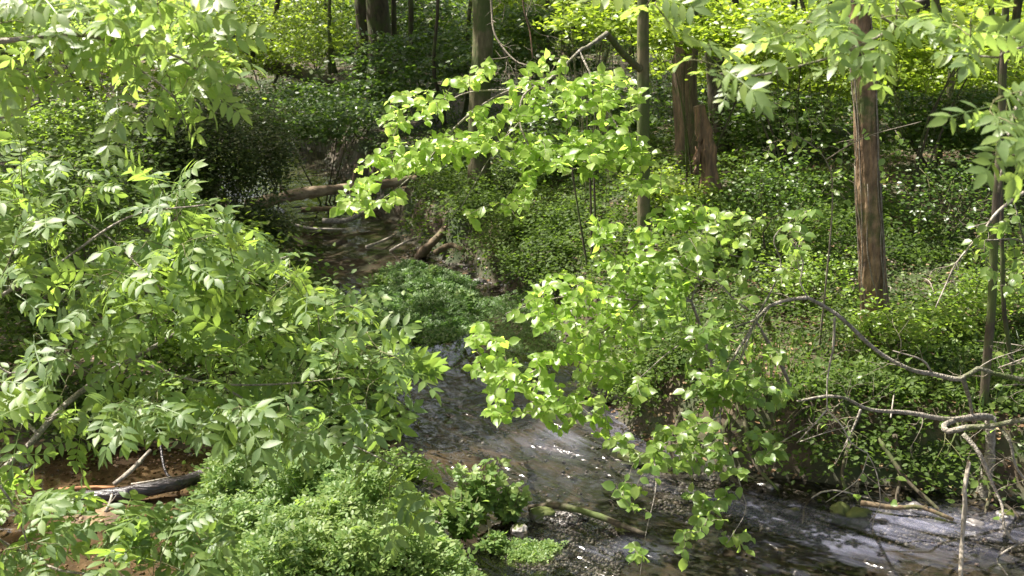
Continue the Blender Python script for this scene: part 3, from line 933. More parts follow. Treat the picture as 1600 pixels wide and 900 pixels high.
thinw = place_words([t[0] for t in thin])
for k, (px, wd, d, ln) in enumerate(thin):
    tree('background_tree', 'thin stem ' + thinw[k], 'tree', px, 0, px + ln * 14, d, wd, M['bark_dark'] if k % 3 else M['bark_olive'], GT_, 10, seed=20 + k, h=12, ncrown=3600, crownr=4.4, boughs=0, bend=.22,
         base=P(px, 120, d))
# unseen trees added beside and behind the view to shade the wood (crowns above the frame)
for k in range(40):
    x, y = rgt.uniform(-26, 26), rgt.uniform(12, 46)
    if abs(x) / y < .47: x = math.copysign(y * rgt.uniform(.5, .8), x)
    b = np.array([x, y, float(height(x, y)) - .15])
    rt = thing('unseen_shade_tree', 'unseen tree of the surrounding wood, added beyond the view for shade', 'tree', b, 'unseen trees added to shade the wood')
    z = np.linspace(0, 14, 20); pts = b + np.c_[.3 * np.sin(z * .3 + k), .2 * np.cos(z * .25 + k), z]
    tb = Tubes(); tb.add(pts, np.linspace(.17, .05, 20), 12, smoothbark(.1, 2, k)); tb.build('trunk', M['bark'], rt, b)
    crown(rt, pts[-1, 0], pts[-1, 1], 6 + b[2], 15 + b[2], 4.4, 3600, rgt, size=(.2, .32))


# torn snag
b = P(1107, 345, 15.0); b[2] = float(height(b[0], b[1])) - .1
rt = thing('snag', 'broken dead trunk with torn reddish splintered wood beside the brown mossy trunks', 'dead tree', b)
t_ = P(1092, 165, 15.0)
q = crom([b, (b * .5 + t_ * .5) + [.05, 0, 0], t_], .05)
tb = Tubes(); tb.add(q, np.linspace(.15, .07, len(q)) * (1 + .25 * vnoise(np.arange(len(q)) * .5, np.zeros(len(q)), s=3)), 18, lambda p, a: .3 * vnoise(np.cos(a)[None] * 3 + 0 * p[:, 0][:, None], np.sin(a)[None] * 3, p[:, 2][:, None] * 3, s=4)); tb.build('trunk', M['red_wood'], rt, b)
for k in range(7):
    s0 = P(1090 + rgt.uniform(-8, 12), 205 + rgt.uniform(0, 70), 15.0 - rgt.uniform(0, .1))
    e0 = s0 + [rgt.uniform(-.04, .06), -.03, rgt.uniform(.12, .35)]
    tb = Tubes(); tb.add(crom([s0, (s0 + e0) / 2 + [.02, 0, 0], e0], .05), np.linspace(.045, .004, len(crom([s0, (s0 + e0) / 2 + [.02, 0, 0], e0], .05))), 5); tb.build('splinter', M['red_wood'], rt, b)

# ------------------------------------------------------------------ undergrowth
def bush(name, label, px, py, d, rx, rz, n, size, mat, seed, group=None, plates=26, flat=.10, ry=None, shp=None, stems=3, cat='shrub', clump=.30, tilt=.25, cen=None):
    rg = np.random.default_rng(seed)
    c = P(px, py, d) if cen is None else np.array(cen, float)
    ry = ry or rx * .8
    b = c.copy(); b[2] = float(height(b[0], b[1])) - .05
    root = thing(name, label, cat, b, group)
    v = rg.normal(size=(plates, 3)); v /= np.linalg.norm(v, axis=1)[:, None]; v *= rg.uniform(.15, 1, (plates, 1)) ** .5
    pc = c + v * np.array([rx, ry, rz])
    gz = height(pc[:, 0], pc[:, 1]); pc[:, 2] = np.maximum(pc[:, 2], gz + .08)
    ii = rg.integers(0, plates, n)
    off = rg.normal(0, 1, (n, 3)) * np.array([rx, rx, 0]) * clump
    tl = rg.normal(0, tilt, (plates, 2))[ii]
    off[:, 2] = off[:, 0] * tl[:, 0] + off[:, 1] * tl[:, 1] + rg.normal(0, flat * rz, n) - .25 * (off[:, 0] ** 2 + off[:, 1] ** 2) / rx
    pos = pc[ii] + off
    hgt = height(pos[:, 0], pos[:, 1])
    pos = pos[(pos[:, 2] > hgt + .02)]
    n = len(pos)
    parts = []
    shp = shp or [HEX]
    for k, s_ in enumerate(shp):
        p_ = pos[k::len(shp)]; m_ = len(p_)
        parts.append(xf(s_, p_, hdirs(m_, -.15, .25, rg), rdirs(m_, 1.25, .2, rg), rg.uniform(size[0], size[1], m_)))
    Vv, Ff = join(parts)
    tag(link('foliage', npmesh('foliage', Vv - b, Ff), mat, root), kind='stuff')
    tb = Tubes()
    for k in range(stems):
        e = pc[int(rg.integers(0, plates))]
        q = crom([b + [rg.normal(0, .04), rg.normal(0, .04), 0], b * .5 + e * .5 + [rg.normal(0, .08), rg.normal(0, .08), .1], e], .15)
        st = Tubes(); st.add(q, np.linspace(.012 + .006 * rx, .004, len(q)), 6); st.build('stem', M['bark_dark'], root, b)
    for k in range(plates):
        e = pc[k]
        j = b + (e - b) * rg.uniform(.3, .7) + rg.normal(0, .1, 3)
        tb.add(crom([j, (j + e) / 2 + rg.normal(0, .05, 3), e], .2), .0028, 4)
    tag(tb.build('twigs', M['twig_green'], root, b), kind='stuff')
    return root


GB = 'shrubs filling the far background'
k = 0
for row, (d, py, st, word) in enumerate([(62, 5, 230, 'farthest leafy shrub '), (48, 40, 210, 'middle row leafy shrub '), (38, 62, 200, 'nearer leafy shrub ')]):
    pxs = list(range(-120 + row * 60, 1760, st))
    for px, wd in zip(pxs, place_words(pxs)):
        bush('background_shrub', word + wd, px, py + rgt.uniform(-18, 18), d + rgt.uniform(-4, 4), 4.0 * d / 48, 2.2 * d / 48, 4200, (.16, .28), M['beech_sunlit'] if (px > 880 or px < 340 or k % 2 == 0 or row == 0) else M['beech'], 300 + k, GB, plates=50, stems=1, clump=.17)
        k += 1
# top left hillside and mid background
mid = [
    ('beech_sapling', 'flat layered pale green foliage on the far slope above the dark fallen trunk', 430, 60, 27, 1.6, .7, 4200, (.07, .12), 'beech_sunlit'),
    ('beech_sapling', 'yellow green foliage in the far background left of the trunk pair', 490, 35, 33, 1.5, .8, 3600, (.08, .13), 'beech_sunlit'),
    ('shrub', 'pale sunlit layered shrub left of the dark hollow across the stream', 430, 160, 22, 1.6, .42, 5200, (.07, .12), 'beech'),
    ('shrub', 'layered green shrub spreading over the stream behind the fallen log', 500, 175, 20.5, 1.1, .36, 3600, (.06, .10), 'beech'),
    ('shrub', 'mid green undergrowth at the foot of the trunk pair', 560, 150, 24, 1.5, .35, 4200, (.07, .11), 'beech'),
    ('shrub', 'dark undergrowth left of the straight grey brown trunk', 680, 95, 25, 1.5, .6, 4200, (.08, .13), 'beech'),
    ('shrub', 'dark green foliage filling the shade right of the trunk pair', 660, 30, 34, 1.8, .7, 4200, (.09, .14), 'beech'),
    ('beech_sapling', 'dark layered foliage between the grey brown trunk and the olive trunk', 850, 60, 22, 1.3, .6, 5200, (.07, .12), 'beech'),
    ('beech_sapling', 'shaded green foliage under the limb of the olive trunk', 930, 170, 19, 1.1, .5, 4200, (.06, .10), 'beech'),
    ('beech_sapling', 'bright yellow green beech foliage at the top just left of the olive trunk', 930, 25, 13.5, .62, .16, 1300, (.06, .09), 'beech_sunlit'),
    ('beech_sapling', 'bright yellow green beech foliage at the top right of the olive trunk', 1090, 30, 15, .95, .30, 3400, (.06, .095), 'beech_sunlit'),
    ('beech_sapling', 'sunlit beech foliage above the furrowed trunk', 1260, 50, 14.5, 1.1, .32, 4000, (.06, .095), 'beech_sunlit'),
    ('beech_sapling', 'sunlit beech foliage in the top right corner', 1450, 50, 14.5, 1.15, .38, 4400, (.06, .095), 'beech_sunlit'),
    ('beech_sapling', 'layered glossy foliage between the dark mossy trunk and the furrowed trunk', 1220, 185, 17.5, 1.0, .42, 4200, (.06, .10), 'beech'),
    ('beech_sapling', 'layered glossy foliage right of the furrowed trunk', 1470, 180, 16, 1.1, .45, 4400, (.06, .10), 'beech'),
    ('beech_sapling', 'tall layered green foliage filling the gap above the red snag', 1140, 85, 19.5, 1.3, .5, 3800, (.07, .11), 'beech_sunlit'),
    ('beech_sapling', 'tall layered green foliage just left of the furrowed trunk near the top', 1280, 120, 19, 1.1, .4, 3400, (.07, .11), 'beech_sunlit'),
    ('beech_sapling', 'tall layered green foliage just right of the furrowed trunk near the top', 1430, 110, 19, 1.1, .4, 3400, (.07, .11), 'beech_sunlit'),
    ('beech_sapling', 'tall layered green foliage behind the hanging ash leaves at the right edge', 1570, 120, 18, 1.1, .5, 3400, (.07, .11), 'beech_sunlit'),
    ('beech_sapling', 'mid green foliage high behind the vine by the grey brown trunk', 850, 15, 26, 1.6, .5, 3600, (.08, .13), 'beech_sunlit'),
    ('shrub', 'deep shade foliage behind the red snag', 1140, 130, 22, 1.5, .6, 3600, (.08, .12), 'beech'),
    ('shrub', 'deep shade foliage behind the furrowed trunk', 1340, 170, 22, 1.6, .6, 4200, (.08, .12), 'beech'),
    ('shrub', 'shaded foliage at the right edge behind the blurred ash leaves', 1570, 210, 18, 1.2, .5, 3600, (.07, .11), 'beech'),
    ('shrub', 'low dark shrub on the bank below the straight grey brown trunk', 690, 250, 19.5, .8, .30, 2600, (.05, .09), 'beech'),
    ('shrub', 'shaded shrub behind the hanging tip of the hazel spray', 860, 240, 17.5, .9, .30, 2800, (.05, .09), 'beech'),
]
for k, (nm, lb, px, py, d, rx, rz, n, sz, mt) in enumerate(mid):
    bush(nm, lb, px, py, d, rx, rz, n, sz, M[mt], 500 + k, plates=34, clump=.24, flat=.05, tilt=.16)
left = [
    ('box_bush', 'dark fine leaved evergreen bush with pale glints above the fallen log', 335, 232, 13.2, .85, .52, 26000, (.028, .045), 'box', 110, .12),
    ('box_bush', 'small fine leaved evergreen bush at the left end of the fallen log', 400, 350, 12.6, .36, .16, 6500, (.026, .042), 'box', 26, .2),
    ('bramble', 'sunlit yellow bramble ledge at the left edge under a dark hollow', 60, 190, 14.6, 1.2, .22, 5200, (.045, .075), 'herb_sun', 40, .2),
    ('shrub', 'green shrub in the top left background behind the blurred ash leaves', 180, 60, 17, 2.0, .7, 6000, (.06, .10), 'beech_sunlit', 40, .2),
    ('shrub', 'dark green shrub left of the fine leaved evergreen bush', 190, 260, 12.5, 1.0, .5, 5200, (.05, .08), 'herb', 40, .2),
    ('shrub', 'mid green shrub at the left edge in the middle height', 60, 330, 10.5, .9, .5, 4600, (.045, .075), 'herb', 40, .2),
    ('nettle_patch', 'pale green nettles behind the left ash leaves beside the stream', 330, 400, 11.5, .8, .32, 4000, (.045, .08), 'herb_sun', 40, .18),
    ('nettle_patch', 'sunny yellow green nettles low in the gap of the left foliage', 275, 530, 10.6, .6, .16, 2600, (.04, .07), 'herb_sun', 30, .2),
    ('shrub', 'dark low herbs at the left edge above the grey branch', 60, 500, 10.2, .7, .30, 3000, (.04, .07), 'herb', 30, .2),
    ('shrub', 'leafy green shrub overhanging the left bank of the stream', 490, 520, 10.4, .62, .34, 2600, (.05, .085), 'cress', 30, .2),
    ('shrub', 'green shrub on the left bank beside the mid stream cress', 420, 440, 12.4, .55, .30, 2600, (.045, .075), 'herb', 30, .2),
    ('shrub', 'low green herbs above the orange mud by the black log', 150, 640, 9.9, .8, .22, 2600, (.04, .065), 'herb', 30, .2),
    ('shrub', 'dense green herbs right of the black log on the left bank', 400, 640, 9.9, .7, .22, 2800, (.04, .07), 'cress', 30, .2),
]
left += [
    ('low_shrub', 'leafy herbs leaning over the water where the left bank pushes into the riffle', 575, 655, 10.2, .34, .2, 2200, (.035, .06), 'cress', 28, .2),
    ('low_shrub', 'leafy herbs hanging over the stream edge just above the bright watercress mound', 615, 735, 9.2, .22, .14, 1100, (.035, .06), 'cress', 22, .2),
    ('sapling', 'airy pale leaved sapling just left of the furrowed trunk', 1215, 285, 12.5, .65, .30, 1300, (.035, .06), 'beech', 26, .2),
    ('sapling', 'airy sapling with tiny pale leaves right of the furrowed trunk', 1475, 300, 12.8, .75, .30, 1200, (.035, .06), 'beech', 26, .2),
    ('sapling', 'fine leaved sapling low at the right edge behind the curved grey stem', 1560, 430, 10.8, .42, .25, 1200, (.03, .055), 'herb_sun', 24, .2),
    ('sapling', 'light green low sapling behind the long crooked branch', 1270, 430, 11.4, .5, .22, 1400, (.035, .055), 'herb_sun', 26, .2),
    ('sapling', 'small leafy sapling left of the red snag', 1040, 290, 14.5, .5, .22, 1300, (.04, .06), 'beech_sunlit', 24, .2),
    ('bramble', 'trailing bramble at the foot of the furrowed trunk', 1400, 505, 10.1, .5, .12, 1200, (.035, .06), 'herb_sun', 24, .2),
    ('bramble', 'leafy bramble overhanging the dark foot of the right bank', 1290, 680, 9.3, .75, .13, 2600, (.035, .06), 'herb', 30, .2),
    ('bramble', 'bramble overhanging the bank under the crooked elbow of the grey shrub', 1480, 705, 9.1, .6, .12, 1800, (.035, .06), 'herb', 30, .2),
    ('nettle_patch', 'pale nettles among the grass right of the furrowed trunk base', 1500, 480, 10.6, .5, .16, 1300, (.035, .06), 'herb_sun', 26, .2)]
for k, (nm, lb, px, py, d, rx, rz, n, sz, mt, pl, cl_) in enumerate(left):
    bush(nm, lb, px, py, d, rx, rz, n, sz, M[mt], 560 + k, plates=pl, clump=cl_, flat=.3, tilt=.5)


# ------------------------------------------------------------------ ground cover (uncountable)
def field(name, label, n, mat, tmpl, size, rg, region, hgt=.12, upn=1.2, dens=None, rmin=7.2, rmax=38, grow_=.022, vertical=False, cat='ground cover'):
    az = rg.uniform(R_(-31), R_(31), n * 3); r = 1 / rg.uniform(1 / rmax, 1 / rmin, n * 3)
    x, y = r * np.sin(az), r * np.cos(az)
    sd = sdist(x, y)
    k = region(x, y, sd)
    if dens is not None: k &= rg.random(len(x)) < dens(x, y, sd)
    x, y, sd = x[k][:n], y[k][:n], sd[k][:n]
    m_ = len(x)
    cl_ = .35 + .65 * sst(-.3, .4, fbm(x * 1.4, y * 1.4, o=2, s=71))
    z = height(x, y) + rg.random(m_) ** .8 * hgt * cl_ * (1 + .02 * np.hypot(x, y)) + .01
    sc = rg.uniform(size[0], size[1], m_) * (1 + grow_ * np.maximum(np.hypot(x, y) - 8, 0))
    pos = np.stack([x, y, z], -1)
    if vertical:
        pos[:, 2] = height(x, y)
        Vv, Ff = xf(tmpl, pos, np.stack([rg.normal(0, .35, m_), rg.normal(0, .35, m_), np.ones(m_)], -1), hdirs(m_, 0, .1, rg), sc)
    else:
        tm = tmpl if isinstance(tmpl, list) else [tmpl]
        parts = []
        for i_, t_ in enumerate(tm):
            p_ = pos[i_::len(tm)]; q = len(p_)
            parts.append(xf(t_, p_, hdirs(q, -.05, .2, rg), rdirs(q, upn, .25, rg), sc[i_::len(tm)]))
        Vv, Ff = join(parts)
    return tag(link(name, npmesh(name, Vv, Ff), mat), label, cat, None, 'stuff')


rf = np.random.default_rng(11)
isR = lambda x, y: x > np.interp(y, CLINE[::-1, 1], CLINE[::-1, 0])
patch = lambda x, y, f, s, lo, hi: sst(lo, hi, fbm(x * f, y * f, o=3, s=s))
field('ivy_cover', 'dark glossy ivy carpet on the right bank with pale glints', 78000, M['ivy'], HEX, (.026, .052), rf, lambda x, y, s: (s > np.where(y < 11, .2, .05)) & isR(x, y), .16, 1.1, lambda x, y, s: .06 + .94 * patch(x, y, .8, 81, -.1, .08))
field('herb_cover', 'fresh green low herbs mixed over the forest floor', 78000, M['herb'], HEX, (.022, .05), rf, lambda x, y, s: (s > np.where((y < 11) & (x > 0), .2, .08)), .20, 1.2, lambda x, y, s: .12 + .88 * patch(x, y, .9, 91, -.08, .12))
field('pale_herb_cover', 'yellow green herbs with sunlight painted in, as sunny spots of the forest floor', 9000, M['herb_sun'], HEX, (.03, .05), rf, lambda x, y, s: (s > .1), .24, 1.2, lambda x, y, s: patch(x, y, .8, 101, .1, .3))
field('herb_bank', 'feathery green herbs on the steep bank right of the far stream', 42000, M['herb'], HEX, (.035, .06), rf, lambda x, y, s: (s > .03) & (s < 4) & isR(x, y) & (y > 12.2) & (y < 20), .30, .8, None, 11, 22)
field('bank_herbs', 'small ferny herbs clinging to the steep bare face of the right bank', 16000, M['herb'], HEX, (.03, .055), rf, lambda x, y, s: (s > .0) & (s < .75) & isR(x, y) & ((y > 9.9) | (s > .1)), .10, .6, lambda x, y, s: .35 + .65 * patch(x, y, 1.5, 131, -.2, .1))
field('grass', 'tufts of green grass standing on the right bank floor', 9000, M['grass'], BLADE, (.12, .26), rf, lambda x, y, s: (s > .2) & isR(x, y), dens=lambda x, y, s: patch(x, y, .9, 111, .12, .22), vertical=True)
field('leaf_litter', 'brown dead leaves lying on the forest floor and muddy stream edges', 20000, M['litter'], HEX, (.03, .06), rf, lambda x, y, s: (s > -.04), .02, 3.0)


# ------------------------------------------------------------------ cress beds, water plants
def cress(name, label, polyG, n, size, mat, seed, hmax=.22, tmpl=None, edge=.3, zb=0.0, cat='water plants', stems=True):
    """mound of small compound leaves over a patch given by its outline on the water"""
    rg = np.random.default_rng(seed)
    poly = np.array([G(px, py, zb)[:2] for px, py in polyG])
    lo, hi = poly.min(0), poly.max(0)
    q = rg.uniform(lo, hi, (n * 6, 2)); q = q[inside(q[:, 0], q[:, 1], poly)][:n]
    de = seg_dist(q[:, 0], q[:, 1], poly, True)
    hh = hmax * sst(-.02, edge, de) * (.55 + .75 * sst(-.3, .3, fbm(q[:, 0] * 4.2, q[:, 1] * 4.2, o=3, s=seed)))
    base = np.maximum(height(q[:, 0], q[:, 1]), zb)
    z = base + hh * (1 - rg.random(len(q)) ** 2 * .75) + .005
    pos = np.stack([q, z], -1) if False else np.c_[q, z]
    tm = tmpl or [cress_leaf(k) for k in range(3)]
    parts = []
    for k, t in enumerate(tm):
        p_ = pos[k::len(tm)]; m_ = len(p_)
        parts.append(xf(t, p_, hdirs(m_, .1, .3, rg), rdirs(m_, 1.3, .45, rg), rg.uniform(size[0], size[1], m_)))
    Vv, Ff = join(parts)
    return tag(link(name, npmesh(name, Vv, Ff), mat), label, cat, None, 'stuff')


cress('watercress_bed', 'broad bright watercress mound at the bottom centre left of the image', [(310, 745), (400, 722), (520, 725), (600, 755), (655, 790), (668, 840), (735, 890), (740, 940), (380, 960), (350, 880), (300, 800)], 9500, (.06, .14), M['cress'], 901, .34)
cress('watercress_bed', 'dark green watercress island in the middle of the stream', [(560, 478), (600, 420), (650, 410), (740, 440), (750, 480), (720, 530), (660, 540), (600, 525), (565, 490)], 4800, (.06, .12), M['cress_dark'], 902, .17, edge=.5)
cress('watercress_bed', 'strip of watercress along the left bank beside the dark cress island', [(470, 490), (530, 462), (575, 500), (610, 560), (620, 620), (560, 640), (500, 620)], 7000, (.045, .075), M['cress'], 903, .25)
cress('watercress_bed', 'sparse submerged cress trailing below the dark cress island', [(620, 545), (700, 520), (745, 540), (720, 580), (640, 590)], 260, (.04, .06), M['cress_dark'], 904, .04)
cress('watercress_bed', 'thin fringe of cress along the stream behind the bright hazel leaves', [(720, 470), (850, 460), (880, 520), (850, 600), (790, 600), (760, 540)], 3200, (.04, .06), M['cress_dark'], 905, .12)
cress('low_herbs', 'small leafy herbs creeping over the front of the gravel island', [(770, 850), (830, 848), (880, 850), (850, 878), (790, 875)], 500, (.045, .075), M['cress'], 906, .05)


def umbel_plant(label, px, py, h, n, seed, lean=0.0, spread=.14, size=(.06, .1), mat=None):
    """upright plant with divided leaves on a few stalks"""
    rg = np.random.default_rng(seed)
    b = G(px, py, 0); b[2] = max(float(height(b[0], b[1])), -.02)
    root = thing('marsh_plant', label, 'plant', b, None)
    tb = Tubes(); rows = []
    tm = [tri_leaf(k) for k in range(4)]
    for k in range(n):
        a = rg.uniform(0, 2 * PI); rr = spread * rg.uniform(.2, 1)
        e = b + [rr * math.cos(a) + lean, rr * math.sin(a), h * rg.uniform(.45, 1.0)]
        q = crom([b + [rg.normal(0, .02), rg.normal(0, .02), 0], (b + e) / 2 + rg.normal(0, .015, 3), e], .04)
        tb.add(q, np.linspace(.004, .002, len(q)), 4)
        for j in range(9):
            p_ = q[int(len(q) * rg.uniform(.45, 1)) - 1]
            rows.append((p_ + rg.normal(0, .012, 3), hdirs(1, .15, .3, rg)[0], rdirs(1, 1.2, .5, rg)[0], rg.uniform(*size)))
    tag(tb.build('stalks', M['twig_green'], root, b), kind='stuff')
    sh, ms = shape_sets_tri
    emit_leaves(root, rows, sh, ms, mat or M['cress'], limit=280)
    return root


shape_sets_tri = shape_set(tri_leaf, 5, M['cress'], 'divided_leaf')
umbel_plant('tallest leafy marsh plant rising at the back left of the gravel island', 745, 812, .50, 26, 31, .01, .16, (.08, .12))
umbel_plant('bushy marsh plant left on the gravel island beside the pale stone', 722, 836, .34, 30, 32, -.04, .20, (.08, .12))
umbel_plant('leafy marsh plant leaning right over the mossy log on the island', 790, 812, .32, 20, 33, .07, .14, (.07, .11))
umbel_plant('small marsh plant in the water at the edge of the bright watercress mound', 700, 868, .14, 8, 34, 0, .10, (.045, .07))
umbel_plant('low marsh plant behind the front herbs of the gravel island', 765, 855, .16, 10, 35, .03, .12, (.05, .08))


for k, (px, py, h_, w_) in enumerate([(360, 800, .30, 'left edge'), (420, 860, .22, 'lower left'), (520, 790, .30, 'upper middle'), (610, 810, .28, 'upper right'), (560, 880, .22, 'bottom'), (660, 870, .20, 'right edge')]):
    umbel_plant('ragged leafy plant sticking out of the bright watercress mound at its ' + w_, px, py, h_ + .08, 9, 60 + k, 0, .12, (.06, .11))
for k, (px, py, w_) in enumerate([(600, 450, 'left'), (680, 440, 'middle'), (650, 500, 'front'), (730, 480, 'right')]):
    umbel_plant('feathery stalks rising from the ' + w_ + ' of the dark cress island', px, py, .26, 9, 70 + k, 0, .2, (.06, .10), M['cress_dark'])

# ------------------------------------------------------------------ stones
def rock(name, label, px, py, sx, sy, sz, mat, seed, group=None, z=0.0, cat='stone', p=None, sink=.3):
    import bmesh
    bm = bmesh.new(); bmesh.ops.create_icosphere(bm, subdivisions=4, radius=1)
    for v in bm.verts:
        c = v.co
        n1 = float(vnoise(np.array([c.x * 1.3 + seed]), np.array([c.y * 1.3]), np.array([c.z * 1.3]))[0]); n2 = float(vnoise(np.array([c.x * 4 + seed]), np.array([c.y * 4]), np.array([c.z * 4]))[0])
        v.co = c * (1 + .34 * n1 + .14 * n2)
        v.co = (v.co.x * sx, v.co.y * sy, v.co.z * sz)
    for f in bm.faces: f.smooth = True
    me = bpy.data.meshes.new(name); bm.to_mesh(me); bm.free()
    b = G(px, py, z) if p is None else np.array(p, float)
    g = float(height(b[0], b[1]))
    o = link(name, me, mat, None, (b[0], b[1], max(g, -.06) + sz * (1 - 2 * sink) * .8))
    o.rotation_euler = (0, 0, seed * 1.7)
    return tag(o, label, cat, group)


rock('stone', 'pale rounded stone with a pink tint on the gravel island', 812, 826, .075, .06, .06, M['stone_pale'], 1, sink=.15)
rock('mossy_stone', 'mossy brown mound right behind the pale stone on the gravel island', 846, 810, .085, .07, .05, M['stone_moss'], 2)
rock('mossy_stone', 'left one of the round moss cushions under the right bank', 1312, 797, .085, .07, .075, M['stone_moss'], 3)
rock('mossy_stone', 'right one of the round moss cushions under the right bank', 1342, 803, .10, .07, .07, M['stone_moss'], 4)
rock('mossy_stone', 'dark mossy stone at the foot of the right bank under the hazel leaves', 985, 708, .14, .09, .07, M['stone_moss'], 5)
rock('stone', 'small brown stone breaking the water near the hazel leaves', 896, 740, .035, .03, .03, M['stone'], 6)
rock('mossy_stone', 'mossy end lump of the log at the right of the gravel island', 985, 822, .11, .06, .045, M['stone_moss'], 7)
rock('stone', 'small dark stone at the bottom edge of the water', 1242, 893, .05, .04, .04, M['stone'], 8)
rock('mossy_stone', 'large red brown mossy boulder in the bank behind the bright hazel leaves', 965, 625, .26, .24, .22, M['stone_moss'], 9, sink=.45)
rock('stone', 'rounded brown rock at the water edge below the steep herb bank', 720, 388, .22, .2, .12, M['stone_moss'], 10)
BST = [(1090, 760, .08), (1130, 745, .06), (1170, 772, .07), (1205, 758, .09), (1240, 790, .06), (1275, 775, .08), (1385, 800, .07), (1430, 790, .09), (1470, 808, .06), (1520, 815, .09), (1570, 805, .08),
                                 (1050, 735, .06), (900, 448, .1), (840, 430, .12), (800, 452, .07), (750, 440, .08), (880, 470, .07), (770, 410, .09)]
for k, (px, py, s) in enumerate(BST):
    far = py < 500
    rank = sorted(q_[0] for q_ in BST if (q_[1] < 500) == far).index(px)
    rock('bank_stone', 'wet stone, ' + ORD[rank] + ' from left in the row ' + ('along the far bank below the herb bank' if far else 'at the foot of the near right bank'), px, py, s, s * .8, s * .5, M['stone'], 20 + k, 'wet stones along the foot of the right bank')

# gravel: pebbles on the island, the bed and the foot of the bank
def pebbles(name, label, polyG, n, size, seed, mat=None):
    import bmesh
    rg = np.random.default_rng(seed)
    bm = bmesh.new(); bmesh.ops.create_icosphere(bm, subdivisions=1, radius=1)
    V = np.array([v.co[:] for v in bm.verts]) * [1, .8, .55]; F = np.array([[v.index for v in f.verts] for f in bm.faces]); bm.free()
    poly = np.array([G(px, py)[:2] for px, py in polyG])
    q = rg.uniform(poly.min(0), poly.max(0), (n * 8, 2)); q = q[inside(q[:, 0], q[:, 1], poly)][:n]
    sc = rg.uniform(size[0], size[1], len(q)) ** 1.0
    pos = np.c_[q, height(q[:, 0], q[:, 1]) + sc * .2]
    Vv, Ff = xf((V, F), pos, hdirs(len(q), 0, .3, rg), rdirs(len(q), 2, 0, rg), sc)
    return tag(link(name, npmesh(name, Vv, Ff), mat or M['pebble']), label, 'gravel', None, 'stuff')


pebbles('gravel', 'speckled gravel of the small island round the pale stone', [(770, 800), (860, 775), (930, 790), (985, 825), (965, 865), (900, 885), (830, 875), (770, 850)], 5200, (.006, .022), 41)
pebbles('gravel', 'dark pebbles along the foot of the right bank', [(1000, 710), (1100, 735), (1300, 775), (1600, 800), (1700, 830), (1600, 845), (1300, 815), (1150, 790), (1020, 760)], 2600, (.01, .03), 42)
pebbles('gravel', 'scattered pebbles on the stream bed', [(600, 600), (800, 600), (1000, 720), (1700, 830), (1700, 1000), (600, 1000), (650, 760)], 1100, (.008, .025), 43)
pebbles('gravel', 'pebbles at the far water edge below the herb bank', [(640, 385), (760, 430), (900, 480), (920, 560), (880, 560), (780, 480), (620, 400)], 900, (.012, .032), 44)


# ------------------------------------------------------------------ fallen wood
def wood(name, label, pts, r0, r1, mat, seed, cat='log', sides=12, stubs=0, group=None, ridged=.12, bark_bits=None):
    rg = np.random.default_rng(seed)
    pts = np.array(pts, float); b = pts[0].copy()
    root = thing(name, label, cat, b, group)
    q = put_branch(root, pts, r0, r1, mat, sides, 'stem', ridged, .06, seed)
    for k in range(stubs):
        i0 = int(rg.uniform(.2, .95) * len(q)); v = rdirs(1, .5, 0, rg)[0]; v /= np.linalg.norm(v)
        tb = Tubes(); L = rg.uniform(2, 6) * r0; tb.add(crom([q[i0], q[i0] + v * L * .5, q[i0] + v * L + rg.normal(0, r0, 3)], .03), max(r0 * .22, .004), 5); tb.build('stub', mat, root, b)
    return root, q


wood('fallen_log', 'mossy brown log lying across the far stream', [P(385, 322, 17.8), P(470, 303, 18.2), P(560, 292, 18.6), P(650, 281, 19.0)], .095, .065, M['log'], 1, stubs=3)
wood('fallen_tree', 'long dark fallen trunk slanting down the far left slope', [P(350, 90, 28), P(430, 105, 27), P(520, 128, 26), P(600, 150, 25.5)], .16, .12, M['bark_dark'], 2, stubs=2)
wood('fallen_tree', 'dark leaning branch in the upper left background behind the ash leaves', [P(325, 25, 27), P(360, 55, 26.5), P(395, 85, 26)], .12, .08, M['bark_dark'], 3)
wood('driftwood', 'grey branch half in the water below the fallen log', [P(505, 345, 18.3), P(545, 343, 18.2), P(575, 325, 18.3), P(600, 305, 18.5)], .045, .025, M['bark_grey'], 4, stubs=2)
wood('driftwood', 'brown stick just under the fallen log', [P(470, 328, 18.9), P(530, 326, 18.9), P(590, 330, 18.9)], .04, .03, M['bark'], 5)
wood('driftwood', 'thin curved stick lying in the dark far water', [P(455, 350, 17.6), P(490, 357, 17.4), P(540, 358, 17.2)], .02, .012, M['dead'], 6)
wood('stick', 'left pale bare stick poking out of the far water', [G(572, 386), G(572, 386) + [.25, .2, .06], P(618, 366, 17.8)], .022, .014, M['dead'], 7, 'stick')
wood('stick', 'right pale bare stick leaning towards the muddy root', [G(610, 392), P(630, 380, 16.8), P(650, 372, 17.0)], .022, .014, M['dead'], 8, 'stick')
wood('root', 'thick brown root reaching down into the water from the steep bank', [G(655, 400), P(670, 385, 16.4), P(688, 366, 16.6), P(700, 352, 17)], .07, .045, M['bark'], 9, 'root')
wood('root', 'mossy root curling along the far bank beside the thick brown root', [P(680, 395, 15.9), P(705, 383, 16.1), P(725, 392, 15.8)], .045, .03, M['bark'], 10, 'root')
wood('stick', 'bleached thin stick lying on the mud below the herb bank', [G(705, 413, .03), G(735, 414, .05), G(768, 404, .08)], .018, .012, M['dead'], 11, 'stick', stubs=2)
wood('stick', 'brown stick in the mud behind the bright lower hazel leaves', [P(885, 492, 13.0), P(915, 487, 13.0), P(955, 488, 13.0)], .02, .014, M['dead'], 12, 'stick')
wood('log', 'black wet branch lying over the orange mud at lower left', [G(110, 779, .02), G(175, 774, .04), G(230, 765, .06), G(290, 752, .07), G(335, 735, .09), G(385, 712, .16)], .055, .05, M['wet'], 13, stubs=3)
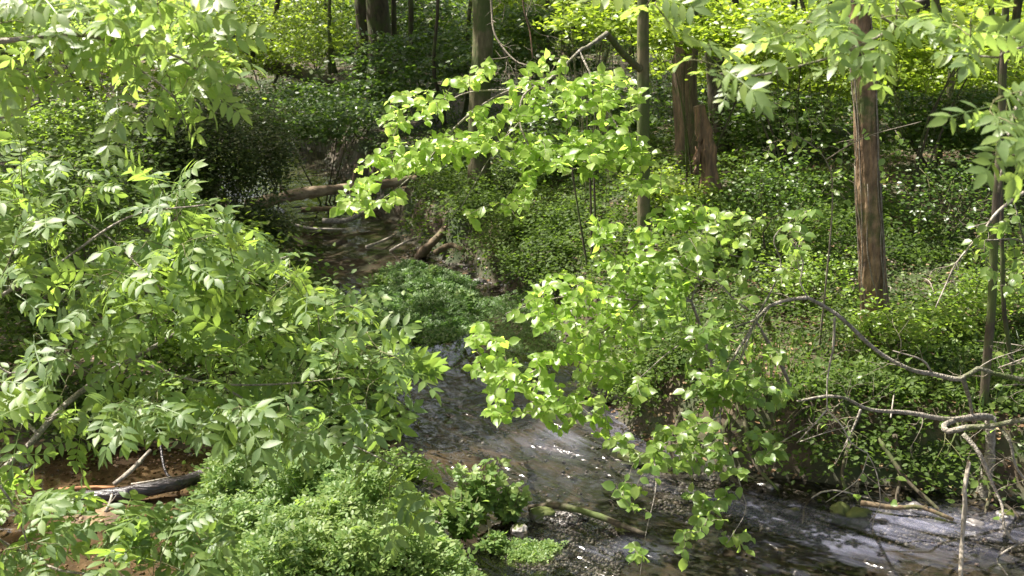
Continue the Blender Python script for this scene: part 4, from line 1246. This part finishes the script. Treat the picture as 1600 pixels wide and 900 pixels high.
wood('log', 'grey bark end of the black branch beside the watercress mound', [G(325, 738, .14), G(352, 725, .17), G(388, 708, .22)], .035, .045, M['bark_grey'], 14, stubs=1)
wood('stick', 'broken orange stick end left of the black branch', [G(92, 766, .05), G(135, 762, .06), G(180, 762, .07)], .018, .016, M['orange_wood'], 15, 'stick')
wood('stick', 'pale brown stick rising from the black branch into the leaves', [G(178, 757, .05), G(205, 735, .12), G(235, 703, .2)], .02, .014, M['dead'], 16, 'stick')
wood('stick', 'thin bleached stick lying on top of the black branch', [G(205, 757, .13), G(240, 751, .15), G(268, 745, .15)], .008, .005, M['dead'], 17, 'stick')
wood('stick', 'short pale twig bundle below the orange stick end', [G(165, 800, .02), G(172, 785, .06), G(175, 772, .1)], .014, .008, M['dead'], 18, 'stick', stubs=2)
wood('log', 'mossy brown log across the gravel island into the water', [G(825, 795, .05), G(870, 790, .07), G(925, 803, .06), G(975, 822, .03), G(1010, 836, .0)], .028, .02, M['bark_dark'], 19, stubs=1)
wood('log', 'pale stripped branch lying along the foot of the right bank', [G(1345, 786, .05), G(1400, 793, .06), G(1440, 793, .07), G(1490, 812, .03)], .021, .015, M['bark'], 20, stubs=2)
wood('stick', 'thin arched pale stick standing at the foot of the right bank', [G(1254, 818, 0), P(1262, 785, 8.7), P(1300, 766, 8.7), P(1380, 785, 8.7), G(1440, 798, .05)], .008, .005, M['dead'], 21, 'stick')
wood('dead_branch', 'white bare branch standing upright in the water at the lower right', [G(1500, 930, -.05), P(1503, 850, 7.6), P(1508, 790, 7.6), P(1507, 765, 7.6), P(1514, 722, 7.7)], .016, .014, M['dead'], 22, 'branch', stubs=1)
wood('stick', 'crooked pale twig in the water in front of the marsh plants', [G(720, 862, 0), P(735, 862, 7.9), P(728, 885, 7.8), G(752, 890, 0)], .006, .004, M['dead'], 23, 'stick')

rr_ = np.random.default_rng(91)
for k_, (hx, hy, w_) in enumerate([(705, 300, 'beside the thick brown root'), (755, 335, 'above the thick brown root'), (805, 375, 'under the hanging tips of the upper spray'), (850, 420, 'above the leaves of the lower spray'), (790, 300, 'behind the tips of the upper spray'), (880, 350, 'left of the olive trunk')]):
    bush('herb_clump', 'feathery green herbs on the steep far bank ' + w_, hx, hy, 15, .6, .16, 3200, (.03, .055), M['herb'], 890 + k_, 'feathery herb clumps on the far bank', plates=34, clump=.22, flat=.3, tilt=.5, cen=GT(hx, hy) + [0, 0, .1])
pebbles('leaf_litter', 'sodden dead leaves and grit on the orange mud at the lower left', [(-60, 720), (400, 700), (400, 830), (300, 900), (-60, 900)], 1500, (.006, .02), 45, M['litter'])
bush('low_shrub', 'brown green mossy herbs on the bank behind the hazel leaves hanging to the water', 1020, 605, 10.3, .45, .2, 3400, (.03, .05), M['herb'], 881, plates=34, clump=.22, flat=.3, tilt=.5, cen=GT(1020, 605) + [0, 0, .1])
bush('low_shrub', 'rust tinged mossy herbs drooping over the water edge left of the hanging hazel leaves', 955, 600, 10.6, .35, .2, 2200, (.025, .04), M['herb'], 882, plates=26, clump=.22, flat=.3, tilt=.5, cen=GT(955, 605) + [0, 0, .08])
for k, (px, py) in enumerate([(1080, 742), (1150, 752), (1215, 765), (1330, 778), (1400, 785), (1465, 795), (1540, 800), (1590, 806)]):
    a_ = G(px, py, .0); c_ = a_ + [rr_.uniform(-.25, .1), rr_.uniform(.1, .2), .14]; e_ = c_ + [rr_.uniform(-.2, .2), .25, .25]
    wood('root', 'exposed thin root in the bare face of the right bank, ' + ORD[k] + ' from left', [a_ + [0, -.1, -.08], a_, c_, e_], .012, .02, M['bark_dark'], 30 + k, 'root', sides=6)
for k in range(12):
    px, py = 1110 + 42 * k + rr_.uniform(-12, 12), rr_.uniform(360, 690)
    a_ = GT(px, py) + [0, 0, .06]; v = hdirs(1, 0, .1, rr_)[0] * rr_.uniform(.25, .6)
    wood('fallen_twig', 'pale thin fallen twig lying in the ivy of the right bank, ' + ORD[k] + ' from left', [a_ - v, a_ + [0, 0, .05], a_ + v], .007, .004, M['dead'], 140 + k, 'twig', sides=5, stubs=2, group='fallen twigs lying in the ivy')

# ------------------------------------------------------------------ bare tree on the right bank
rb = np.random.default_rng(5)
b = P(1545, 660, 8.75); b[2] = float(height(b[0], b[1])) - .1
rt = thing('bare_shrub_tree', 'grey barked shrub on the right bank with long crooked bare branches reaching left', 'tree', b)
BR = M['bark_grey']
allp = []
stump = P(1548, 652, 8.7)
put_branch(rt, [b, (b + stump) / 2 + [.03, 0, 0], stump], .05, .035, BR, 10, 'trunk')
e1 = P(1495, 672, 8.2)
allp.append(put_branch(rt, [stump, P(1500, 655, 8.5), P(1475, 665, 8.25), P(1482, 674, 8.15), P(1510, 668, 8.15), P(1550, 665, 8.1), P(1600, 655, 8.0), P(1680, 640, 7.9)], .021, .017, BR, 10, 'branch'))
allp.append(put_branch(rt, [stump, P(1530, 650, 8.5), P(1480, 655, 8.4), P(1420, 645, 8.3), P(1360, 640, 8.2), P(1320, 622, 8.1), P(1290, 619, 8.1), P(1245, 627, 8.1)], .022, .008, BR, 10, 'branch'))
allp.append(put_branch(rt, [P(1680, 600, 8.0), P(1600, 593, 8.1), P(1548, 582, 8.1), P(1528, 576, 8.1), P(1500, 592, 8.1), P(1460, 585, 8.1), P(1420, 576, 8.0), P(1370, 548, 8.0), P(1318, 500, 7.9), P(1290, 480, 7.9), P(1262, 465, 7.8)], .018, .012, BR, 10, 'branch'))
sec = put_branch(rt, [P(1262, 465, 7.8), P(1225, 470, 7.8), P(1195, 484, 7.7), P(1170, 520, 7.7), P(1145, 562, 7.6), P(1122, 615, 7.5), P(1112, 660, 7.5), P(1090, 715, 7.4), P(1078, 745, 7.4)], .012, .005, BR, 8, 'branch'); allp.append(sec)
put_branch(rt, [P(1505, 592, 8.1), P(1515, 625, 8.4), P(1520, 655, 8.5)], .016, .012, BR, 8, 'branch')
allp.append(put_branch(rt, [P(1505, 678, 8.1), P(1530, 708, 8.0), P(1550, 755, 7.9), P(1566, 790, 7.8), P(1568, 820, 7.7), P(1580, 842, 7.7), P(1594, 850, 7.7)], .015, .008, BR, 8, 'branch'))
put_branch(rt, [P(1590, 850, 7.7), P(1562, 868, 7.6), P(1560, 880, 7.6), P(1575, 900, 7.5), P(1585, 930, 7.5)], .008, .004, BR, 6, 'branch')
allp.append(put_branch(rt, [P(1560, 665, 8.1), P(1578, 690, 8.0), P(1586, 725, 8.0), P(1598, 745, 8.0), P(1620, 765, 8.0)], .010, .007, BR, 6, 'branch'))
pale = []
for ps, r in [([P(1304, 496, 7.9), P(1302, 540, 7.9), P(1293, 590, 7.9), P(1292, 640, 7.8)], .008), ([P(1292, 640, 7.8), P(1270, 665, 7.7), P(1245, 692, 7.7)], .006), ([P(1292, 640, 7.8), P(1315, 665, 7.7), P(1330, 692, 7.7), P(1355, 708, 7.7)], .006),
              ([P(1345, 640, 8.2), P(1335, 665, 8.2), P(1318, 700, 8.1)], .009), ([P(1250, 690, 7.8), P(1290, 676, 7.8), P(1330, 665, 7.8)], .004), ([P(1455, 580, 8.1), P(1440, 562, 8.0), P(1395, 548, 8.0)], .007),
              ([P(1560, 575, 8.1), P(1600, 560, 8.0), P(1640, 545, 8.0)], .005), ([P(1528, 576, 8.1), P(1550, 562, 8.1), P(1600, 545, 8.1)], .004), ([P(1355, 708, 7.7), P(1370, 740, 7.7), P(1375, 790, 7.6), P(1358, 815, 7.6)], .004), ([P(1356, 712, 7.7), P(1340, 750, 7.6), P(1290, 785, 7.6)], .004),
              ([P(1170, 485, 7.8), P(1150, 470, 7.7), P(1110, 430, 7.6)], .006), ([P(1262, 465, 7.8), P(1250, 440, 7.8), P(1255, 410, 7.8), P(1235, 375, 7.8)], .005)]:
    pale.append(put_branch(rt, ps, r, r * .6, M['dead'] if r < .0085 else BR, 6, 'branch'))
tw = []
for q in allp[1:]: tw += side_twigs(q, 7, .28, rb, .0035, 2, .1)
for q in pale: tw += side_twigs(q, 3, .22, rb, .003, 2, 0)
put_twigs(rt, tw, M['twig'])
rows = leaf_frames(tw[::3], rb, 1, (.05, .08), .05)
emit_leaves(rt, [r for r in rows if rb.random() < .6], *SH['hazel_green'], M['hazel_green'], limit=60)

# diagonal dead branch hanging at the right
rt = thing('dead_branch', 'long pale bare branch hanging diagonally right of the furrowed trunk', 'branch', P(1560, 328, 8.4))
q = put_branch(rt, [P(1600, 300, 8.4), P(1560, 330, 8.4), P(1535, 362, 8.3), P(1495, 410, 8.2), P(1478, 445, 8.2), P(1462, 480, 8.1)], .012, .004, M['dead'], 8, 'stem')
put_twigs(rt, side_twigs(q, 12, .22, rb, .003, 2), M['dead'])

# pale vines and twigs climbing the furrowed trunk
ot, op, orad = oak
for k in range(7):
    z = np.linspace(.3, 4.2, 26) ; z = z[z < rb.uniform(1.5, 4.2)]
    i_ = (z / .07).astype(int); a0 = rb.uniform(PI * 1.05, PI * 1.95)
    a_ = a0 + .5 * vnoise(z * 2, z * 0 + k, s=7)
    q = op[i_] + np.stack([np.cos(a_), np.sin(a_), 0 * z], -1) * (orad[i_] * 1.14)[:, None]
    tb = Tubes(); tb.add(q, .006, 5); tb.build('vine', M['twig'], ot, np.array(ot.location))
tw = side_twigs(op[4:60], 16, .45, rb, .004, 2)
put_twigs(ot, tw, M['twig'])
emit_leaves(ot, leaf_frames(tw, rb, 2, (.035, .06), .1), *SH['hazel_green'], M['hazel_green'], limit=60)

# ------------------------------------------------------------------ hazel: bright spray at the top centre
ht, hp, hr = hz
rg = np.random.default_rng(42)
org_ = P(1000, 108, 12.3)
gd = []
HB = M['bark_grey']
gd.append(put_branch(ht, [org_, P(972, 82, 12.0), P(948, 52, 11.4)], .035, .026, M['bark_olive'], 8, 'limb'))
gd.append(put_branch(ht, [P(948, 52, 11.4), P(920, 72, 10.8), P(905, 80, 10.4), P(870, 115, 10.0), P(845, 130, 9.8), P(818, 150, 9.6), P(812, 190, 9.5), P(825, 225, 9.4)], .020, .007, HB, 8, 'branch'))
gd.append(put_branch(ht, [P(845, 130, 9.8), P(800, 140, 9.6), P(760, 160, 9.5), P(710, 200, 9.4), P(660, 260, 9.3), P(600, 310, 9.2), P(560, 335, 9.1)], .011, .004, HB, 7, 'branch'))
gd.append(put_branch(ht, [P(800, 140, 9.6), P(730, 145, 9.6), P(680, 170, 9.5), P(635, 190, 9.5), P(610, 205, 9.5)], .008, .003, HB, 6, 'branch'))
gd.append(put_branch(ht, [P(905, 80, 10.4), P(930, 130, 10.1), P(960, 190, 10.0), P(985, 230, 9.9)], .009, .004, HB, 6, 'branch'))
gd.append(put_branch(ht, [P(825, 225, 9.4), P(860, 240, 9.4), P(920, 255, 9.4), P(990, 280, 9.3), P(1040, 275, 9.2)], .006, .003, HB, 6, 'branch'))
gd.append(put_branch(ht, [P(812, 190, 9.5), P(770, 240, 9.3), P(740, 290, 9.2), P(720, 325, 9.1)], .006, .003, HB, 6, 'branch'))
gd.append(put_branch(ht, [P(825, 225, 9.4), P(820, 260, 9.3), P(790, 310, 9.2)], .005, .003, HB, 6, 'branch'))
polyA = [[(640, 125), (700, 100), (760, 92), (800, 120), (860, 75), (900, 100), (1000, 120), (1015, 160), (980, 200), (920, 190), (850, 180), (790, 200), (700, 230), (620, 260), (560, 300), (515, 335), (550, 270), (600, 215), (590, 180)],
         [(620, 250), (700, 220), (800, 215), (900, 205), (980, 205), (1040, 240), (1060, 280), (1035, 305), (960, 285), (880, 265), (830, 275), (812, 350), (775, 315), (742, 355), (705, 315), (650, 300), (610, 345), (550, 368), (520, 325)]]
tg = []
for poly, n in zip(polyA, (290, 340)):
    q = tier_px(poly, n, rg, R_(-18), 80, 26, -.3, 5)
    f = 9.6 - .5 * (q[:, 1] - 90) / 250 + rg.normal(0, .28, n)
    tg.append(unproj(q, f))
tg = np.vstack(tg)
tw = grow(gd, tg, rg, twig_r=.0022)
put_twigs(ht, tw, M['twig'])
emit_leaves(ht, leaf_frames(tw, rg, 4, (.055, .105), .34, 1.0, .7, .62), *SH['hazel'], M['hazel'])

# vines hanging from above
rt = thing('hanging_vine', 'pale crooked vine hanging from above into the bright hazel spray', 'vine', P(765, -60, 11.2))
q = put_branch(rt, [P(765, -60, 11.2), P(768, 10, 11.2), P(772, 50, 11.1), P(790, 80, 11.0), P(810, 98, 10.9), P(828, 102, 10.8)], .012, .006, M['twig'], 8, 'stem')
put_twigs(rt, side_twigs(q, 8, .3, rg, .004), M['twig'])
rt = thing('hanging_vine', 'dark reddish vine hanging beside the straight grey brown trunk', 'vine', P(815, -60, 12.0))
q = put_branch(rt, [P(815, -60, 12.0), P(818, 10, 12), P(828, 50, 12), P(832, 90, 12)], .010, .005, M['red_wood'], 8, 'stem')
put_twigs(rt, side_twigs(q, 5, .3, rg, .004), M['twig'])

# ------------------------------------------------------------------ hazel: lower bright spray and greener spray
b = P(1120, 620, 9.6); b[2] = float(height(b[0], b[1])) - .05
rt = thing('hazel_shrub', 'hazel shrub with bright yellow green leaves leaning from the right bank over the stream', 'shrub', b)
rg = np.random.default_rng(43)
o1 = P(1080, 470, 8.9)
gd = [put_branch(rt, [b, P(1110, 560, 9.3), o1], .016, .011, HB, 8, 'stem'),
      put_branch(rt, [o1, P(1020, 430, 8.7), P(960, 400, 8.6), P(935, 370, 8.6)], .008, .003, HB, 6, 'branch'),
      put_branch(rt, [o1, P(1000, 470, 8.5), P(920, 460, 8.3), P(850, 470, 8.2), P(790, 490, 8.1)], .009, .003, HB, 6, 'branch'),
      put_branch(rt, [P(1000, 470, 8.5), P(940, 520, 8.2), P(870, 560, 8.0), P(800, 590, 7.9), P(745, 550, 7.9)], .008, .003, HB, 6, 'branch'),
      put_branch(rt, [P(940, 520, 8.2), P(930, 580, 8.0), P(900, 630, 7.9), P(840, 640, 7.8)], .006, .003, HB, 6, 'branch'),
      put_branch(rt, [P(930, 580, 8.0), P(945, 640, 7.9), P(955, 690, 7.8)], .005, .003, HB, 6, 'branch'),
      put_branch(rt, [o1, P(1100, 400, 8.9), P(1090, 340, 8.9), P(1060, 320, 8.9)], .007, .003, HB, 6, 'branch')]
polyB = [(740, 500), (800, 470), (850, 430), (920, 420), (925, 345), (1000, 350), (1060, 305), (1130, 330), (1110, 420), (1060, 500), (1000, 560), (960, 600), (945, 660), (955, 705), (910, 665), (855, 680), (755, 655), (770, 600), (705, 565)]
q = tier_px(polyB, 540, rg, R_(25), 80, 26, -.3, 8)
tg = unproj(q, 8.4 - .7 * (q[:, 1] - 350) / 350 + .8 * (q[:, 0] - 900) / 300 + rg.normal(0, .25, len(q)))
tw = grow(gd, tg, rg, twig_r=.0022)
put_twigs(rt, tw, M['twig'])
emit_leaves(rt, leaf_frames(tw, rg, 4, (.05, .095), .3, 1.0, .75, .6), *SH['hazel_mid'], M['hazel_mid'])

b = P(1240, 640, 9.4); b[2] = float(height(b[0], b[1])) - .05
rt = thing('hazel_shrub', 'hazel shrub with rounder mid green leaves hanging to the water right of the yellow one', 'shrub', b)
rg = np.random.default_rng(44)
o1 = P(1180, 500, 8.0)
gd = [put_branch(rt, [b, P(1225, 580, 8.8), o1], .015, .010, HB, 8, 'stem'),
      put_branch(rt, [o1, P(1220, 420, 8.0), P(1210, 370, 8.0), P(1260, 330, 8.0)], .007, .003, HB, 6, 'branch'),
      put_branch(rt, [P(1220, 420, 8.0), P(1150, 400, 8.0), P(1090, 390, 8.0)], .006, .003, HB, 6, 'branch'),
      put_branch(rt, [o1, P(1120, 520, 7.8), P(1060, 540, 7.7), P(1000, 590, 7.6)], .007, .003, HB, 6, 'branch'),
      put_branch(rt, [o1, P(1150, 580, 7.7), P(1125, 650, 7.4), P(1140, 720, 7.3), P(1165, 745, 7.3)], .008, .003, HB, 6, 'branch'),
      put_branch(rt, [P(1125, 650, 7.4), P(1070, 680, 7.2), P(1020, 700, 7.1), P(985, 720, 7.1)], .005, .002, HB, 6, 'branch'),
      put_branch(rt, [P(1140, 700, 7.3), P(1160, 770, 7.1), P(1165, 800, 7.0), P(1135, 850, 6.9)], .004, .002, HB, 6, 'branch'),
      put_branch(rt, [P(1020, 700, 7.1), P(1025, 760, 6.9), P(1010, 830, 6.8), P(1000, 900, 6.7)], .004, .002, HB, 6, 'branch')]
tg = []
for poly, n in [([(1010, 420), (1080, 370), (1110, 320), (1190, 335), (1290, 320), (1280, 400), (1215, 450), (1230, 520), (1240, 560), (1190, 600), (1120, 580), (1040, 600), (990, 560)], 160),
                ([(960, 600), (1060, 580), (1180, 590), (1240, 600), (1220, 640), (1160, 660), (1230, 710), (1190, 755), (1140, 740), (1080, 740), (1010, 730), (945, 690), (1000, 660)], 170),
                ([(945, 760), (1000, 740), (1030, 760), (1000, 790), (960, 820), (900, 830)], 10), ([(1060, 770), (1130, 760), (1160, 790), (1110, 830), (1060, 880), (1040, 870), (1080, 810)], 26), ([(1120, 830), (1175, 840), (1170, 875), (1130, 870)], 7), ([(985, 850), (1010, 840), (1010, 890), (980, 895)], 6)]:
    q = clump_px(poly, n, rg, 50, -.3, seed=9)
    tg.append(unproj(q, 7.9 - 1.0 * (q[:, 1] - 400) / 450 + rg.normal(0, .15, len(q))))
tw = grow(gd, np.vstack(tg), rg, twig_r=.002)
put_twigs(rt, tw, M['twig'])
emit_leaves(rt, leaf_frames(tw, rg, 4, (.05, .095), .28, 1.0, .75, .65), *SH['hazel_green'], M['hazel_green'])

# sparse leafy twigs on the far right
b = P(1640, 560, 8.4); b[2] = float(height(b[0], b[1]))
rt = thing('hazel_shrub', 'sparse hazel shrub with small round leaves at the right edge', 'shrub', b)
rg = np.random.default_rng(45)
gd = [put_branch(rt, [b, P(1625, 450, 8.2), P(1600, 380, 8.1), P(1540, 375, 8.0)], .012, .004, HB, 6, 'stem'), put_branch(rt, [P(1600, 380, 8.1), P(1580, 300, 8.0), P(1560, 250, 8.0)], .006, .003, HB, 6, 'branch')]
q = clump_px([(1500, 350), (1600, 330), (1620, 480), (1560, 460), (1530, 400)], 34, rg, 40, -.4, 3)
tw = grow(gd, unproj(q, rg.uniform(7.8, 8.4, len(q))), rg, twig_r=.002); put_twigs(rt, tw, M['twig'])
emit_leaves(rt, leaf_frames(tw, rg, 3, (.06, .09), .16, 1, .9, .6), *SH['hazel_green'], M['hazel_green'])
b = P(1290, 400, 10.5); b[2] = float(height(b[0], b[1]))
rt = thing('sapling', 'spindly sapling with a few small leaves between the hazel sprays and the furrowed trunk', 'shrub', b)
gd = [put_branch(rt, [b, P(1300, 330, 10.2), P(1290, 250, 10.0), P(1230, 200, 9.9)], .01, .003, M['twig'], 6, 'stem'), put_branch(rt, [P(1290, 250, 10.0), P(1350, 215, 9.9), P(1440, 190, 9.8)], .005, .003, M['twig'], 6, 'branch')]
q = clump_px([(1160, 150), (1320, 160), (1420, 170), (1400, 270), (1300, 340), (1200, 320)], 40, rg, 40, -.2, 3)
tw = grow(gd, unproj(q, rg.uniform(9.6, 10.3, len(q))), rg, twig_r=.002); put_twigs(rt, tw, M['twig'])
emit_leaves(rt, leaf_frames(tw, rg, 2, (.05, .08), .12, 1, .9, .6), *SH['hazel_green'], M['hazel_green'])


# ------------------------------------------------------------------ ash foliage
def ash(label, base, guides, polys, seed, size, key, mat, limit=300, per=2, camw=.5, radii=(.02, .006), branch_mat=None):
    rg = np.random.default_rng(seed)
    base = np.array(base, float); base[2] = float(height(base[0], base[1])) - .1
    rt = thing('ash_tree', label, 'tree', base)
    gd = []
    g0 = crom([base] + [np.array(p, float) for p in guides[0][0]], .1)
    for k, (pts, r0, r1) in enumerate(guides):
        pts = [np.array(p, float) for p in pts]
        if k == 0: pts = [base] + pts
        gd.append(put_branch(rt, pts, r0, r1, branch_mat or M['bark_grey'], 10 if r0 > .015 else 6, 'trunk' if k == 0 else 'branch', seed=seed + k))
    tg = []
    for poly, n, d0, d1, js, thr in polys:
        q = clump_px(poly, n, rg, 70, thr, seed)
        ys_ = (q[:, 1] - q[:, 1].min()) / max(np.ptp(q[:, 1]), 1)
        tg.append(unproj(q, d0 + (d1 - d0) * ys_ + rg.normal(0, js, n)))
    tw = grow(gd, np.vstack(tg), rg, twig_r=.0024)
    put_twigs(rt, tw, M['twig_green'])
    emit_leaves(rt, leaf_frames(tw, rg, per, size, .12, 1.0, .9, camw, 60, -.12), *SH[key], M[mat], limit=limit)
    return rt, gd


ash('tall ash with large soft focus pale leaves filling the top left corner', (-3.6, 4.2, 0),
    [([(-3.2, 4.2, 2.2), (-2.6, 4.2, 3.6), (-2.4, 4.2, 4.8)], .05, .03), ([(-2.6, 4.2, 3.6), P(40, 60, 4.2), P(160, 60, 4.3), P(280, 90, 4.4), P(330, 130, 4.4)], .016, .004),
     ([(-2.5, 4.2, 4.2), P(60, -20, 4.2), P(200, 0, 4.4), P(290, 20, 4.5)], .014, .004), ([P(160, 60, 4.3), P(220, 110, 4.3), P(270, 150, 4.3), P(300, 215, 4.3)], .006, .002), ([(-2.7, 4.2, 3.3), P(20, 180, 4.4), P(60, 130, 4.4), P(110, 120, 4.4)], .008, .003)],
    [([(-40, -30), (300, -30), (320, 40), (350, 80), (335, 130), (290, 130), (200, 100), (120, 90), (-40, 80)], 88, 4.2, 4.5, .25, -.3), ([(240, 110), (330, 110), (320, 170), (310, 205), (285, 190), (255, 150)], 9, 4.3, 4.4, .05, -.9), ([(160, 120), (200, 120), (195, 180), (170, 185)], 3, 4.2, 4.2, .05, -.9), ([(-40, 70), (60, 70), (60, 130), (-40, 140)], 7, 4.3, 4.3, .1, -.9)],
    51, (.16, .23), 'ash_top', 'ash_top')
rtL, gdL = ash('ash with a forked grey limb and blue green leaves covering the middle left', (-3.9, 5.4, 0),
    [([(-3.5, 5.5, 1.2), P(-60, 790, 5.4), P(0, 737, 5.4), P(40, 702, 5.5), P(75, 660, 5.6), P(110, 625, 5.7), P(165, 585, 5.8), P(208, 560, 5.9), P(260, 530, 6.0), P(300, 500, 6.0)], .040, .008), ([P(60, 680, 5.5), P(40, 660, 5.6), P(0, 640, 5.7), P(-60, 620, 5.8)], .009, .006),
     ([P(75, 660, 5.6), P(100, 640, 5.5), P(75, 655, 5.5), P(40, 640, 5.4)], .006, .003),
     ([P(208, 560, 5.9), P(270, 585, 5.8), P(340, 600, 5.7), P(440, 600, 5.6), P(540, 590, 5.5)], .010, .003), ([P(300, 500, 6.0), P(350, 460, 6.0), P(400, 420, 5.9), P(450, 400, 5.8)], .007, .003),
     ([P(300, 500, 6.0), P(240, 440, 6.1), P(180, 380, 6.2), P(110, 330, 6.2)], .007, .003), ([(-3.4, 5.6, 1.6), P(-20, 480, 5.8), P(80, 420, 5.9), P(200, 340, 6.0), P(320, 320, 5.9)], .014, .004),
     ([P(340, 600, 5.7), P(450, 660, 5.6), P(560, 700, 5.4), P(620, 730, 5.3)], .006, .003), ([P(-20, 480, 5.8), P(0, 575, 5.7), P(50, 575, 5.7), P(80, 545, 5.8)], .008, .003), ([P(80, 545, 5.8), P(150, 590, 5.8), P(160, 600, 5.8)], .006, .004)],
    [([(-40, 260), (120, 290), (230, 250), (330, 320), (430, 350), (470, 400), (470, 440), (300, 420), (150, 380), (-40, 380)], 105, 6.2, 6.0, .3, -.3), ([(-40, 190), (90, 200), (150, 260), (100, 300), (-40, 290)], 20, 6.3, 6.2, .2, -.4), ([(520, 520), (640, 560), (660, 600), (610, 690), (540, 640)], 18, 5.6, 5.5, .2, -.5),
     ([(180, 400), (470, 410), (550, 470), (640, 560), (640, 600), (560, 620), (420, 600), (300, 590), (180, 540)], 105, 6.0, 5.7, .3, -.35),
     ([(-40, 390), (170, 390), (200, 520), (180, 580), (-40, 560)], 44, 6.0, 5.8, .3, -.2), ([(-40, 600), (180, 620), (350, 620), (560, 640), (600, 700), (540, 710), (420, 690), (380, 650), (240, 650), (-40, 670)], 62, 5.7, 5.5, .3, -.25),
     ([(180, 560), (330, 560), (400, 650), (230, 660), (160, 620)], 22, 5.9, 5.7, .2, -.6), ([(-40, 580), (120, 600), (140, 690), (-40, 700)], 14, 5.8, 5.6, .2, -.6), ([(590, 560), (660, 560), (640, 620), (590, 600)], 4, 5.5, 5.5, .05, -.9), ([(590, 690), (680, 720), (680, 770), (600, 790), (560, 740)], 12, 5.4, 5.3, .1, -.9)],
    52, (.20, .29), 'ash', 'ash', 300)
ash('low ash with scattered dull leaves over the orange mud in the bottom left corner', (-3.4, 4.6, 0),
    [([(-2.9, 4.7, .9), P(-60, 850, 5.0), P(30, 860, 5.1), P(60, 870, 5.1), P(130, 860, 5.2), P(190, 855, 5.2)], .014, .004), ([P(-60, 700, 5.1), P(0, 760, 5.1), P(25, 800, 5.1), P(50, 870, 5.1)], .008, .004), ([P(60, 870, 5.1), P(90, 890, 5.0), P(180, 900, 5.0), P(300, 905, 5.0)], .007, .003)],
    [([(-40, 700), (80, 710), (100, 760), (60, 800), (-40, 810)], 22, 5.2, 5.1, .1, -.5), ([(60, 790), (140, 780), (150, 820), (80, 830)], 4, 5.2, 5.1, .1, -.5), ([(170, 800), (250, 790), (330, 800), (360, 860), (330, 910), (200, 910), (140, 860)], 42, 5.1, 4.9, .1, -.5), ([(-40, 830), (100, 850), (120, 910), (-40, 920)], 16, 5.1, 5.0, .1, -.5)],
    53, (.22, .28), 'ash', 'ash')
ash('ash with large glossy leaves hanging in from the top right, one spray reaching the middle', (4.6, 4.3, 0),
    [([(4.0, 4.2, 2.6), (3.0, 4.0, 4.2), (2.4, 4.0, 5.0)], .05, .03), ([(2.9, 4.0, 4.3), P(1480, -15, 3.9), P(1400, 42, 3.9), P(1310, 85, 3.9), P(1230, 108, 3.9), P(1180, 118, 3.8), P(1125, 115, 3.8)], .012, .003),
     ([P(1400, 42, 3.9), P(1350, 10, 3.9), P(1250, -20, 3.8)], .005, .003), ([(2.4, 4.0, 4.8), P(1150, -60, 3.8), P(1040, -30, 3.7), P(1010, 10, 3.7)], .007, .002), ([(3.0, 4.0, 4.1), P(1640, 60, 3.7), P(1560, 90, 3.7), P(1500, 80, 3.7)], .008, .003),
     ([P(1640, 60, 3.7), P(1590, 160, 3.5), P(1570, 240, 3.4), P(1560, 300, 3.4)], .006, .003)],
    [([(1000, -20), (1060, 20), (1160, 60), (1150, 140), (1090, 110), (1010, 40)], 8, 3.7, 3.7, .08, -.9), ([(1180, -20), (1440, -20), (1420, 80), (1370, 95), (1300, 60), (1200, 70)], 22, 3.9, 3.9, .12, -.6), ([(1430, -20), (1620, -20), (1620, 120), (1480, 60)], 11, 3.7, 3.7, .12, -.6),
     ([(1500, 110), (1620, 120), (1620, 330), (1560, 300), (1530, 240)], 10, 3.3, 3.3, .1, -.8)],
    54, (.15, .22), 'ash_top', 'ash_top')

# unseen leafy crown added to the left ash above the frame to shade the lower left
rgx = np.random.default_rng(99)
crown(rtL, -4.6, 6.3, 5.2, 7.6, 1.7, 1000, rgx, M['ash'], (.10, .16))
